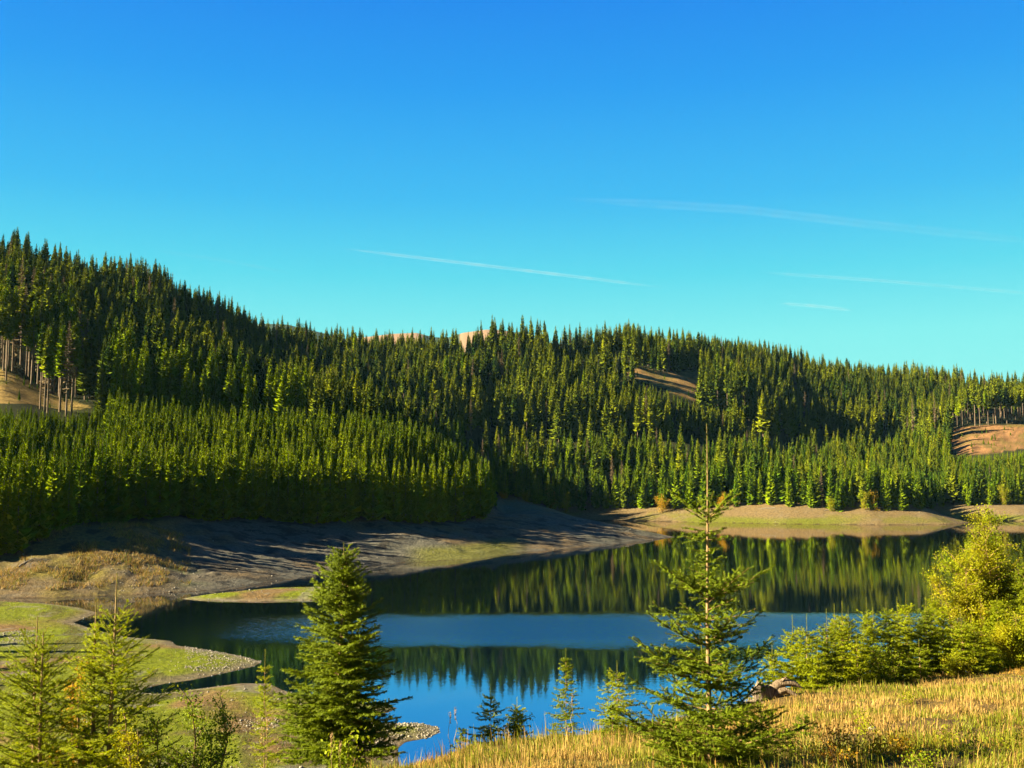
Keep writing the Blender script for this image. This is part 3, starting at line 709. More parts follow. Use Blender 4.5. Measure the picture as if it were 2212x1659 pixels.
def near_spruce(h, R0, seed, lead=.12, gap=.28, z0=.12, sp=.09, nl=.022, nw=.003, m=26, pw=.8, nb=5, inter=2, droop=0., e_top=48, whorls=None, sway=.02, skip=0., zcut=0., sub=.2, rad=None):
    g = np.random.RandomState(seed); S0 = []; S1 = []; WV = []; WF = []; nv = 0
    def wood(p, r, n):
        nonlocal nv
        V, F = tube(p, r, n); WV.append(V); WF.append(F+nv); nv += len(V)
    sa = g.uniform(0, 6.28); bend = lambda z: np.array([math.cos(sa), math.sin(sa), 0])*sway*math.sin(z/h*5)*h*.3
    tp = lambda z: np.array([0, 0, z])+bend(z)
    R_ = rad or (.010+.011*h)
    trunk = tube([tp(z)-np.array([0, 0, .5 if i == 0 else 0]) for i, z in enumerate(np.linspace(0, h, 14))], [R_*(1-.93*i/13) for i in range(14)], 7)
    for z in np.arange(h-lead, h, .1):
        S0.append(tp(z)); S1.append(tp(min(h, z+.1)))
    def branch(z, L, a, e0, e1, full=True):
        k = max(4, int(L/.12)); p = tp(z); P = [p]; az = a
        for i in range(k):
            u = (i+.5)/k; e = e0+(e1-e0)*u-droop*math.sin(math.pi*u); az += g.normal(0, .05)
            p = p+hdir(az, e)*L/k; P.append(p)
        P = np.array(P); wood(P, [.003+.007*L*(1-i/k) for i in range(k+1)], 4)
        i0 = max(1, int(k*.12))
        for i in range(i0, k): S0.append(P[i]); S1.append(P[i+1])
        s = max(.10*L, .04); side = 1
        while s < L*.97:
            u = s/L; i = min(k-1, int(u*k)); q = P[i]+(P[i+1]-P[i])*(u*k-i); hd = unit(P[i+1]-P[i]); ha = math.atan2(hd[1], hd[0]); he = math.asin(max(-1, min(1, hd[2])))
            l2 = (.48*(L-s)*(.35+.65*min(1, u*3))+.07)*g.uniform(.6, 1.15)
            if g.rand() > skip:
                d2 = hdir(ha+side*R(g.uniform(42, 64)), he*.5+R(g.uniform(-22, 12))); n2 = max(1, int(l2/.1)); q0 = q; pts = [q]
                for j in range(n2):
                    d2 = unit(d2+np.array([0, 0, .06])+.25*hd*j/max(1, n2)); q1 = q0+d2*l2/n2; S0.append(q0); S1.append(q1); pts.append(q1)
                    if l2 > sub and j > 0 or (l2 > sub and n2 == 2):
                        for sg in (-1, 1):
                            if g.rand() < .15: continue
                            l3 = (.5*l2*(1-j/n2)+.04)*g.uniform(.6, 1.1); d3 = unit(hdir(math.atan2(d2[1], d2[0])+sg*R(g.uniform(40, 60)), d2[2]+R(g.uniform(-25, 5))))
                            S0.append(q0); S1.append(q0+d3*l3)
                    q0 = q1
                if l2 > .22: wood(pts, [.0045*(1-.6*j/len(pts)) for j in range(len(pts))], 3)
            side = -side; s += sp*g.uniform(.6, 1.4)
    if whorls is None:
        whorls = []; z = h-lead
        while z > z0*h:
            f = (h-z)/h; whorls.append((h-z, R0*(f/(1-z0))**pw+.05*R0, e_top-1.4*(e_top+6)*min(1, f/.55)*.75)); z -= gap*g.uniform(.85, 1.15)*(.7+.5*f)
    for wi, (dz, L, e) in enumerate(whorls):
        z = h-dz
        if z < zcut: continue
        a0 = g.uniform(0, 6.28); n = nb+g.randint(-1, 2)
        for k in range(n):
            if g.rand() < .08: continue
            a = a0+2*math.pi*k/n+g.uniform(-.3, .3); l = L*g.uniform(.72, 1.12)
            branch(z+g.uniform(-.03, .03), l, a, R(e+g.uniform(-9, 9)), R(e*.7+22 if e < 25 else e+6))
        nz = whorls[wi+1][0] if wi+1 < len(whorls) else dz+gap
        for k in range(inter):
            z2 = h-dz-(nz-dz)*g.uniform(.15, .9)
            if z2 > zcut: branch(z2, L*g.uniform(.3, .6)+.03, g.uniform(0, 6.28), R(e*.7+g.uniform(-10, 10)), R(e*.6+12))
    V, F = place_brushes(S0, S1, brush(nl, nw, m, seed), seed)
    return trunk, (np.concatenate(WV), np.concatenate(WF)) if WV else None, (V, F)
M_NEEDLE = foliage_mat('needles_near', (.12, .18, .005), (.38, .43, .006), .32, .35, 3.5, (1.2, 1.15, .4))
M_NEEDLE_D = foliage_mat('needles_deep', (.075, .125, .006), (.27, .34, .006), .2, .3, 3.5, (1.2, 1.15, .4))
M_NEEDLE_Y = foliage_mat('needles_bright', (.20, .26, .004), (.52, .56, .006), .38, .35, 3.5, (1.2, 1.15, .4))
M_TWIG = rough_mat('twig_bark', (.20, .12, .05), (.38, .24, .09), 20, .3)
M_NTRUNK = rough_mat('young_bark', (.24, .15, .065), (.44, .30, .13), 14, .4, .85, (1, 1, .5))
def spruce_at(xd, ytop, D, label, seed, mat=None, group=None, tilt=0, **kw):
    X = at_depth(xd, ytop, D)[0]; Zt = at_depth(xd, ytop, D)[2]; zg = tz(X, D)-.03; h = Zt-zg
    tr, wd, nd = near_spruce(h, kw.pop('R0', .3*h), seed, **kw)
    r = thing('spruce_tree', label, 'tree', (X, D, zg), 0, group)
    mesh_obj('trunk', tr[0], tr[1], M_NTRUNK, r, smooth=True)
    if wd: mesh_obj('branches', wd[0], wd[1], M_TWIG, r, smooth=True)
    mesh_obj('needles', nd[0], nd[1], mat or M_NEEDLE, r)
    return r, h
# the tall sparse one right of centre
spruce_at(1524, 915, 12.9, 'tallest foreground spruce with long bare leader, in front of the lake', 101, mat=M_NEEDLE_D, nl=.024, nw=.0062, m=46, lead=1.2, sp=.075, sway=.012, nb=6, inter=2, rad=.038, sub=.17,
  whorls=[(1.2, .62, 33), (1.36, .28, -6), (1.46, .34, 2), (1.60, .24, -2), (1.74, .30, 6), (1.90, .34, 10), (2.04, .5, 12), (2.2, 1.0, 26), (2.42, .62, 8), (2.6, .5, 16), (2.75, 1.02, 22), (2.98, .66, 2), (3.12, .7, 10), (3.27, 1.25, 22), (3.5, .85, -2), (3.66, 1.25, 14), (3.84, 1.0, -2), (4.0, 1.4, 10), (4.14, 1.2, 0), (4.28, 1.4, 4), (4.42, 1.3, -4)])
spruce_at(740, 1172, 19, 'dense bushy foreground spruce left of centre with dark right side', 102, mat=M_NEEDLE_D, R0=1.38, nl=.030, nw=.0075, m=40, lead=.32, gap=.17, z0=.04, sp=.065, nb=8, inter=4, pw=.62, sub=.13)
spruce_at(248, 1238, 13, 'foreground spruce with the highest pale leader, near the left edge', 103, mat=M_NEEDLE_Y, R0=1.95, nl=.023, nw=.0055, m=34, lead=.62, gap=.18, z0=.25, sp=.072, nb=6, inter=2, pw=1.05, zcut=2.6, sub=.15)
spruce_at(214, 1290, 13.2, 'thinner spruce leader close left of the tall pale one', 104, mat=M_NEEDLE_Y, R0=.9, nl=.024, nw=.0055, m=34, lead=.42, gap=.2, z0=.25, sp=.07, nb=5, inter=2, zcut=2.6, pw=1.05, sub=.16)
spruce_at(88, 1330, 13, 'bushy foreground spruce in the lower left corner', 105, mat=M_NEEDLE, R0=2.3, nl=.023, nw=.0055, m=34, lead=.42, gap=.19, z0=.25, sp=.072, nb=6, inter=2, pw=.95, zcut=2.4, sub=.15)
spruce_at(100, 1365, 12.8, 'second thin leader rising beside the lower left corner spruce', 106, mat=M_NEEDLE_Y, R0=.6, nl=.024, nw=.0055, m=34, lead=.28, gap=.2, z0=.4, sp=.07, nb=4, inter=2, zcut=2.4)
spruce_at(575, 1402, 15, 'thin sparse young spruce just left of the dense bushy one', 107, mat=M_NEEDLE_Y, R0=.62, nl=.022, nw=.005, m=30, lead=.32, gap=.17, z0=.05, sp=.09, nb=5, inter=2, pw=.9, rad=.016)
SAP = [(1060, 1478, 20.0, .42, 'sapling spruce at the grassy brow, left of the lake gap', M_NEEDLE), (1117, 1505, 20.3, .36, 'small yellowish spruce sapling beside a slightly taller one at the brow', M_NEEDLE_Y),
       (1222, 1400, 23.5, .42, 'slim spruce sapling on the brow with thin tall leader over blue water', M_NEEDLE), (1333, 1428, 21.5, .55, 'leafy young spruce close left of the tallest foreground spruce', M_NEEDLE_Y),
       (1322, 1520, 19.0, .24, 'tiny dark spruce in the dry grass left of the tallest spruce', M_NEEDLE_D), (1000, 1575, 18.2, .24, 'tiny dark blue green spruce at the left end of the grassy brow', M_NEEDLE_D),
       (1640, 1500, 14.5, .45, 'small green spruce in the grass below the weathered stump', M_NEEDLE), (1735, 1545, 16.5, .25, 'tiny spruce in dry grass right of the stump', M_NEEDLE_D)]
for i, (x_, y_, D, r_, lb_, mt) in enumerate(SAP):
    spruce_at(x_, y_, D, lb_, 200+i, mat=mt, R0=r_*1.35, nl=.028, nw=.008, m=30, lead=.30 if r_ > .3 else .08, gap=.14, z0=.02, sp=.065, nb=5, inter=2, pw=.9, rad=.009, sub=.15)
ROW = [(1710, 1329, 34.5, .9), (1741, 1326, 33.5, .95), (1784, 1314, 35, .9), (1802, 1304, 37, .8), (1817, 1297, 36, .9), (1832, 1309, 37.5, .8), (1870, 1290, 38, 1.0), (1884, 1312, 36.5, .8),
       (1914, 1288, 38, .95), (1938, 1290, 39.5, .9), (1957, 1278, 39, 1.0), (1998, 1288, 38.5, .9), (2012, 1266, 41.5, .9), (2034, 1284, 39.5, .9), (2076, 1316, 38, .95), (2153, 1288, 41, 1.2), (2153, 1150, 47, 1.5), (2208, 1205, 44, 1.4), (2240, 1240, 42, 1.3), (1668, 1392, 33.5, .75), (2105, 1350, 38.5, .8), (1850, 1372, 34.5, .7), (1765, 1392, 33, .6), (1985, 1380, 36, .7)]
ordn = ['first', 'second', 'third', 'fourth', 'fifth', 'sixth', 'seventh', 'eighth', 'ninth', 'tenth', 'eleventh', 'twelfth', 'thirteenth', 'fourteenth', 'fifteenth']
for i, (x_, y_, D, r_) in enumerate(ROW):
    lb_ = f'{ordn[i]} leader from the left in the row of young spruces behind the stump' if i < 15 else ['spruce standing between the two yellow birches', 'pointed spruce top just behind the tall yellow birch', 'dark spruce at the right picture edge beside the yellow birch', 'spruce half outside the right picture edge', 'lowest spruce at the left end of the row, beside the tallest foreground spruce', 'short spruce at the foot of the tall yellow birch', 'short spruce in front of the middle of the young row', 'short spruce right behind the weathered stump', 'short spruce in front of the right part of the young row'][i-15]
    spruce_at(x_, y_, D, lb_, 300+i, mat=[M_NEEDLE_Y, M_NEEDLE_Y, M_NEEDLE][i % 3], group='young spruces in the row behind the stump', R0=r_*1.28, nl=.046, nw=.012, m=20, lead=.68 if i < 15 else .4, gap=.20, z0=.03, sp=.09, nb=6, inter=3, pw=.86, rad=.020, sub=.17)

# ------------------------------------------------------------------ broadleaf trees and shrubs
def leaf_plant(h, Rr, seed, nst=5, nbr=60, nleaf=2500, ls=.06, shape='tree', z0=.15):
    g = np.random.RandomState(seed); WV = []; WF = []; nv = 0; tips = []
    def wood(p, r, n=4):
        nonlocal nv
        V, F = tube(p, r, n); WV.append(V); WF.append(F+nv); nv += len(V)
    stems = []
    for i in range(nst):
        a = g.uniform(0, 6.28); rr = 0 if (shape == 'tree' and i == 0) else Rr*g.uniform(.3, .9); hh = h*(1 if i == 0 else g.uniform(.55, .95))
        P = [np.array([math.cos(a)*rr*(t**1.3), math.sin(a)*rr*(t**1.3), hh*t])+g.normal(0, .012*h, 3)*(t > 0) for t in np.linspace(0, 1, 8)]
        P[0][2] = -.1; wood(P, [.018*h*(1-.85*t)*.6 for t in np.linspace(0, 1, 8)], 5); stems.append(np.array(P))
    for b in range(nbr):
        P = stems[g.randint(nst)]; t = z0+(1-z0)*g.rand()**.85; i = min(6, int(t*7)); q = P[i]+(P[i+1]-P[i])*(t*7-i)
        env = Rr*(math.sin(math.pi*min(1, .18+.82*(1-t)**.9))**.7 if shape == 'tree' else (1.1-.6*t))*g.uniform(.45, 1.1)
        a = g.uniform(0, 6.28); e = R(g.uniform(5, 60)); pts = [q]; d = hdir(a, e)
        for j in range(4): d = unit(d+g.normal(0, .18, 3)); q = q+d*env/4*.8; pts.append(q)
        wood(pts, [.006*h*.5*(1-.8*j/4)+.001 for j in range(5)], 3); tips.append(np.array(pts))
    tips = np.array(tips); k = g.randint(len(tips), size=nleaf); u = g.rand(nleaf)*.85+.15; j = np.minimum(3, (u*4).astype(int)); f = u*4-j
    C_ = tips[k, j]*(1-f)[:, None]+tips[k, j+1]*f[:, None]+g.normal(0, ls*1.3, (nleaf, 3))
    d = g.normal(size=(nleaf, 3)); d[:, 2] -= .5; d /= np.linalg.norm(d, axis=1)[:, None]; s_ = np.cross(d, g.normal(size=(nleaf, 3))); s_ /= np.linalg.norm(s_, axis=1)[:, None]
    l = ls*g.uniform(.6, 1.2, nleaf)[:, None]
    V = np.stack([C_-d*l*.5, C_+s_*l*.32, C_+d*l*.5, C_-s_*l*.32], 1).reshape(-1, 3)
    return (np.concatenate(WV), np.concatenate(WF)), (V, np.arange(len(V)).reshape(-1, 4))
M_LF_Y = foliage_mat('leaves_yellow', (.18, .29, .004), (.52, .42, .006), .35, .1, 1.1, (1.2, 1.1, .4))
M_LF_O = foliage_mat('leaves_orange', (.34, .32, .008), (.75, .36, .012), .35, .2, 3.0, (1.2, 1.0, .4))
M_LF_G = foliage_mat('leaves_green', (.14, .22, .005), (.40, .45, .008), .35, .3, 3.0, (1.2, 1.1, .4))
M_LF_R = foliage_mat('leaves_red', (.36, .24, .015), (.70, .30, .02), .35, .2, 5.0, (1.2, 1.0, .5))
def plant_at(name, xd, ytop, D, R0, label, cat, seed, mat, group=None, **kw):
    X, Y, Zt = at_depth(xd, ytop, D); zg = tz(X, D)-.02; h = max(.15, Zt-zg)
    wd, lv = leaf_plant(h, R0, seed, **kw); r = thing(name, label, cat, (X, D, zg), 0, group)
    mesh_obj('branches', wd[0], wd[1], M_TWIG, r, smooth=True); mesh_obj('leaves', lv[0], lv[1], mat, r); return r
plant_at('birch_tree', 2135, 1122, 45, 1.85, 'tall yellow green birch by the right edge, highest of the bank shrubs', 'tree', 401, M_LF_Y, nst=6, nbr=520, nleaf=62000, ls=.08)
plant_at('birch_tree', 2085, 1225, 44, 1.4, 'yellow green birch leaning on the left flank of the tallest birch', 'tree', 402, M_LF_Y, nst=5, nbr=200, nleaf=18000, ls=.08)
plant_at('birch_tree', 2195, 1330, 38.5, 1.1, 'low golden birch at the right edge, above the dry grass', 'tree', 403, M_LF_Y, nst=6, nbr=200, nleaf=16000, ls=.07)
plant_at('willow_shrub', 1905, 1395, 35.5, .8, 'yellow green shrub in front of the middle of the spruce row', 'shrub', 404, M_LF_G, nst=6, nbr=70, nleaf=3500, ls=.055, shape='bush', z0=.05)
plant_at('willow_shrub', 2060, 1420, 37.5, .9, 'low golden shrub at the foot of the tall birch', 'shrub', 405, M_LF_Y, nst=6, nbr=70, nleaf=3500, ls=.055, shape='bush', z0=.05)
plant_at('willow_shrub', 160, 1432, 15.5, .42, 'golden leaved shrub between the two left foreground spruces', 'shrub', 406, M_LF_O, nst=6, nbr=160, nleaf=9000, ls=.036, shape='bush', z0=.6)
plant_at('willow_shrub', 400, 1500, 13.0, .62, 'loose green and yellow shrub right of the left foreground spruces', 'shrub', 407, M_LF_G, nst=9, nbr=220, nleaf=9000, ls=.040, shape='bush', z0=.62)
plant_at('willow_shrub', 330, 1560, 12.4, .45, 'yellow green shrub under the right side of the pale spruce', 'shrub', 408, M_LF_Y, nst=8, nbr=160, nleaf=7000, ls=.036, shape='bush', z0=.6)
plant_at('willow_shrub', 745, 1592, 16.0, .28, 'light green broad leaved plant at the foot of the dense bushy spruce', 'shrub', 409, M_LF_G, nst=6, nbr=30, nleaf=500, ls=.075, shape='bush', z0=.1)
plant_at('willow_shrub', 1120, 1540, 20.0, .35, 'yellow leaved shrub beside the saplings on the brow', 'shrub', 410, M_LF_Y, nst=5, nbr=40, nleaf=1200, ls=.04, shape='bush', z0=.05)
LOW = [(1800, 1570, 13.5, 'R', 'low plant with orange and red leaves'), (1850, 1590, 13.2, 'O', 'low golden leaved plant left of the leaning twigs'), (1900, 1585, 13.4, 'O', 'low golden plant in the grass at the bottom middle right'), (1960, 1600, 13.0, 'O', 'low golden plant near the bottom edge'),
       (1880, 1540, 15.5, 'Y', 'yellow plant beside the pale stone in the grass'), (2040, 1560, 14.5, 'Y', 'yellow plant in the lower right meadow'), (2120, 1600, 13.2, 'G', 'green low plant in the lower right corner meadow'), (2180, 1575, 14, 'Y', 'yellow low plant at the right edge of the meadow'),
       (1790, 1620, 12.6, 'R', 'reddish plant at the bottom edge right of the tall spruce'), (2000, 1632, 12.4, 'G', 'green plant at the bottom edge of the meadow'), (1960, 1500, 22, 'Y', 'small yellow plant high in the meadow'), (1700, 1600, 14, 'G', 'green leafy plant right of the tallest spruce'), (1610, 1530, 22, 'Y', 'yellow plant on bare soil under the stump')]
for i, (x_, y_, D, kd, lb_) in enumerate(LOW):
    plant_at('meadow_plant', x_, y_, D, .30, lb_, 'plant', 430+i, dict(R=M_LF_R, O=M_LF_O, Y=M_LF_Y, G=M_LF_G)[kd], nst=6, nbr=30, nleaf=330, ls=.038, shape='bush', z0=.1)
# autumn bushes along the far shore
FB = [(1088, 1058, 484, 1.6, 'O', 'small orange bush under the far spruces next to the peninsula point'), (1135, 1052, 484, 2.4, 'Y', 'bright yellow bush under the far spruces, left end of the far shore'), (1192, 1048, 486, 1.8, 'R', 'rust coloured bush under the far spruces left of centre'), (1222, 1058, 486, 1.8, 'Y', 'small yellow bush right of the rust coloured one'),
      (1430, 1056, 482, 3.4, 'O', 'orange bush on the far shore left of the tall leader'), (1555, 1056, 478, 3.0, 'O', 'orange bush on the far shore right of the tall leader'), (1795, 1068, 458, 1.6, 'Y', 'small yellow bush on the far wooded point'), (1866, 1052, 457, 2.4, 'Y', 'yellow birch between spruces at the far point'),
      (1888, 1050, 457, 1.8, 'O', 'golden birch between spruces at the far point, right one'), (2165, 1040, 502, 2.6, 'Y', 'yellow tree among the green spruces by the far bay')]
for i, (x_, y_, D, r_, kd, lb_) in enumerate(FB):
    plant_at('autumn_bush', x_, y_+8, D-1.5, r_*1.15, lb_, 'bush', 460+i, dict(R=M_LF_R, O=M_LF_O, Y=M_LF_Y)[kd], nst=6, nbr=60, nleaf=1300, ls=.42, shape='bush', z0=.0)

# ------------------------------------------------------------------ meadow grass
def grass_mat():
    m, t, o = new_mat('dry_grass'); at = N(t, 'ShaderNodeAttribute', attribute_name='Col')
    pb = N(t, 'ShaderNodeBsdfPrincipled'); pb.inputs['Roughness'].default_value = .6; pb.inputs['Specular IOR Level'].default_value = .3
    tr = N(t, 'ShaderNodeBsdfTranslucent'); ms = N(t, 'ShaderNodeMixShader'); ms.inputs[0].default_value = .35
    t.links.new(at.outputs['Color'], pb.inputs['Base Color']); t.links.new(at.outputs['Color'], tr.inputs[0])
    t.links.new(pb.outputs[0], ms.inputs[1]); t.links.new(tr.outputs[0], ms.inputs[2]); t.links.new(ms.outputs[0], o.inputs[0]); return m
M_GRASS = grass_mat()
def grass():
    g = np.random.RandomState(9); n = 540000
    Y = 9.5+38*g.rand(n)**1.15; xd = g.uniform(380, 3000, n); X = (xd-1106)/2212*Y
    brow = np.interp(xd, [380, 560, 740, 880, 1100, 1400, 1650, 2000, 2212, 2420], [20, 20, 22, 20, 21.5, 26, 35, 45, 50, 50])
    n1 = fbm(X, Y, 3, .35); n2 = fbm(X+40, Y, 3, 1.4); n3 = fbm(X, Y+90, 2, .16)
    keep = (Y < brow) & (g.rand(n) < np.clip(.25+2.2*(n2-.32), .12, 1)*np.clip(Y/16, .5, 1.2)) & (g.rand(n) < np.where(xd < 860, .6, 1))
    bare = np.exp(-(((xd-1650)/70)**2+((Y-29)/5)**2)); keep &= g.rand(n) > bare*.85
    X, Y, xd, n1, n2, n3 = [a[keep] for a in (X, Y, xd, n1, n2, n3)]; n = len(X); Z = terrain(X, Y)-.02
    tall = g.rand(n) < .10
    L = g.uniform(.05, .22, n)*(.15+1.6*np.clip(n2-.15, 0, 1))*1.15*np.clip(1.25-Y/60, .55, 1)*np.where(tall, 2.0, 1)*np.where(xd < 900, .8, 1); wd = (.0022+.00022*Y)*g.uniform(.7, 1.3, n)*np.where(tall, .8, 1)
    a = g.uniform(0, 6.28, n); lean = g.uniform(.1, .9, n)*np.where(tall, .4, 1); wa = fbm(X, Y, 2, .5)*8
    d = np.stack([np.cos(a)*.7+np.cos(wa)*.5, np.sin(a)*.7+np.sin(wa)*.5], 1)*lean[:, None]
    b = g.uniform(0, 6.28, n); s_ = np.stack([np.cos(b), np.sin(b), 0*b], 1)*wd[:, None]
    P0 = np.stack([X, Y, Z], 1); P1 = P0+np.stack([d[:, 0]*L*.35, d[:, 1]*L*.35, L*.6], 1); P2 = P0+np.stack([d[:, 0]*L, d[:, 1]*L, L*(1.05-.35*lean)], 1)
    V = np.stack([P0-s_, P0+s_, P1-s_*.8, P1+s_*.8, P2-s_*.12, P2+s_*.12], 1).reshape(-1, 3)
    i = np.arange(n)[:, None]*6; F = np.concatenate([i+np.array([[0, 1, 3, 2]]), i+np.array([[2, 3, 5, 4]])])
    straw = np.array([.58, .37, .09]); gold = np.array([.52, .29, .035]); green = np.array([.27, .29, .012]); brown = np.array([.20, .11, .04])
    c = straw*np.ones((n, 1)); c = mixc(c, gold, sstep(.42, .6, n3)*.9); gr = sstep(.46, .60, n1)*.75+(xd < 900)*.75
    c = np.where((g.rand(n) < np.clip(gr, .08, .9))[:, None], green, c); c = np.where((g.rand(n) < .07)[:, None], brown, c); c = c*g.uniform(.65, 1.15, (n, 1))*ALB*1.05
    o = mesh_obj('grass', V, F, M_GRASS, cols=np.repeat(c, 6, 0)); tag(o, 'dry golden meadow grass on the near slope', kind='stuff'); print('blades', n)
grass()
def bank_tufts():
    g = np.random.RandomState(19); n = 90000
    Y = np.concatenate([g.uniform(176, 240, n//2), g.uniform(74, 176, n-n//2)]); xd = g.uniform(-120, 420, n); xd[n//2:] = g.uniform(-60, 960, n-n//2); X = (xd-1106)/2212*Y
    Z, J = terrain(X, Y, True); n2 = fbm(X, Y, 3, .22); n3 = fbm(X, Y, 3, .8); up = J['s1'] > 0
    keep = (Z > np.where(up, .9, .25)) & (Z < 10.5) & (n2 > np.where(up, .44, .5)) & (n3 > .42) & (up | (Y < 176)); keep &= ~(up & (Y < 176))
    X, Y, Z, n2, up = [a[keep] for a in (X, Y, Z, n2, up)]; n = len(X)
    L = g.uniform(.25, .75, n)*(.4+1.2*n2)*np.where(up, 1.15, .28); a = g.uniform(0, 6.28, n); le = g.uniform(.2, 1.1, n); b = g.uniform(0, 6.28, n); wd = np.where(up, .05, .035)
    s_ = np.stack([np.cos(b), np.sin(b), 0*b], 1)*wd[:, None]; P0 = np.stack([X, Y, Z-.03], 1); P2 = P0+np.stack([np.cos(a)*le*L, np.sin(a)*le*L, L], 1)
    V = np.stack([P0-s_, P0+s_, P2+s_*.25, P2-s_*.25], 1).reshape(-1, 3)
    gold = np.array([.48, .30, .06]); gr = np.array([.22, .25, .015]); br = np.array([.24, .14, .05])
    c = np.where(up[:, None], gold, gr)*np.ones((n, 1)); c = np.where((g.rand(n) < .28)[:, None], np.where(up[:, None], gr, br), c); c = np.where((g.rand(n) < .18)[:, None], br, c)*g.uniform(.6, 1.1, (n, 1))*ALB
    o = mesh_obj('bank_grass', V, np.arange(len(V)).reshape(-1, 4), M_GRASS, cols=np.repeat(c, 4, 0)); tag(o, 'golden grass tufts on the left bank and flats', kind='stuff')
bank_tufts()
def stalk(xd, ytop, D, label, seed, mat=M_TWIG, head=True):
    g = np.random.RandomState(seed); X, Y, Zt = at_depth(xd, ytop, D); zg = tz(X, D)-.02; h = max(.3, Zt-zg)
    P = [np.array([g.normal(0, .006)*i, g.normal(0, .006)*i, h*i/6]) for i in range(7)]
    V, F = tube(P, [.006*(1-.6*i/6) for i in range(7)], 4); r = thing('dry_stalk', label, 'plant', (X, D, zg)); mesh_obj('stem', V, F, M_STALK, r)
    if head:
        k = 46; t = g.uniform(.72, 1, k); c_ = np.stack([g.normal(0, .006, k), g.normal(0, .006, k), h-min(h, .9)*(1-t)*.9], 1); d = g.normal(0, .011, (k, 3)); e = g.normal(0, .005, (k, 3))
        VV = np.stack([c_-d, c_+e, c_+d, c_-e], 1).reshape(-1, 3); mesh_obj('seed_head', VV, np.arange(len(VV)).reshape(-1, 4), M_SEED, r)
M_STALK = rough_mat('dry_stem', (.36, .25, .09), (.52, .38, .15), 12, .1); M_SEED = foliage_mat('seeds', (.34, .22, .10), (.55, .38, .18), .2, .3, 9)
for i, (x_, y_, D, lb_) in enumerate([(973, 1537, 18.6, 'thin dark dry stalk against the blue water, left one'), (984, 1527, 18.4, 'taller dry stalk with pale seed head against the blue water'), (566, 1570, 14, 'straw coloured stalk left of the dense spruce foot'), (577, 1555, 14.2, 'tall straw stalk crossing the thin young spruce'),
      (716, 1580, 14.5, 'straw stalk in front of the dense bushy spruce, left one'), (735, 1600, 14.2, 'straw stalk in front of the dense bushy spruce, right one'), (2030, 1570, 14.5, 'dark brown dry stalk in the lower right meadow'), (2140, 1480, 24, 'dry stalk standing in the right meadow'), (1236, 1500, 21.5, 'dry stalk on the brow beside the slim sapling')]):
    stalk(x_, y_, D, lb_, 500+i)

# ------------------------------------------------------------------ stump, stones, driftwood
M_STONE = rough_mat('pale_stone', (.20, .175, .12), (.42, .37, .28), 6, .4); M_WOOD = rough_mat('weathered_wood', (.14, .105, .065), (.40, .31, .21), 5, .8, .9, (6, 6, .7)); M_WOODD = rough_mat('dark_wood', (.10, .065, .035), (.34, .25, .15), 5, .8, .9, (6, 6, .7))
def rock_mesh(seed, sx, sy, sz, sub=2):
    import bmesh
    bm = bmesh.new(); bmesh.ops.create_icosphere(bm, subdivisions=sub, radius=1); V = np.array([v.co[:] for v in bm.verts]); F = np.array([[v.index for v in f.verts] for f in bm.faces]); bm.free()
    g = np.random.RandomState(seed); o = g.uniform(0, 50, 3)
    for _ in range(6):
        nrm = unit(g.normal(size=3)); dd = g.uniform(.55, .85); k = V@nrm; V = V-np.maximum(k-dd, 0)[:, None]*nrm
    V = V*(1+.12*(fbm(V[:, 0]*2+o[0], V[:, 1]*2+V[:, 2]+o[1], 3)-.5))[:, None]
    return V*np.array([sx, sy, sz]), F
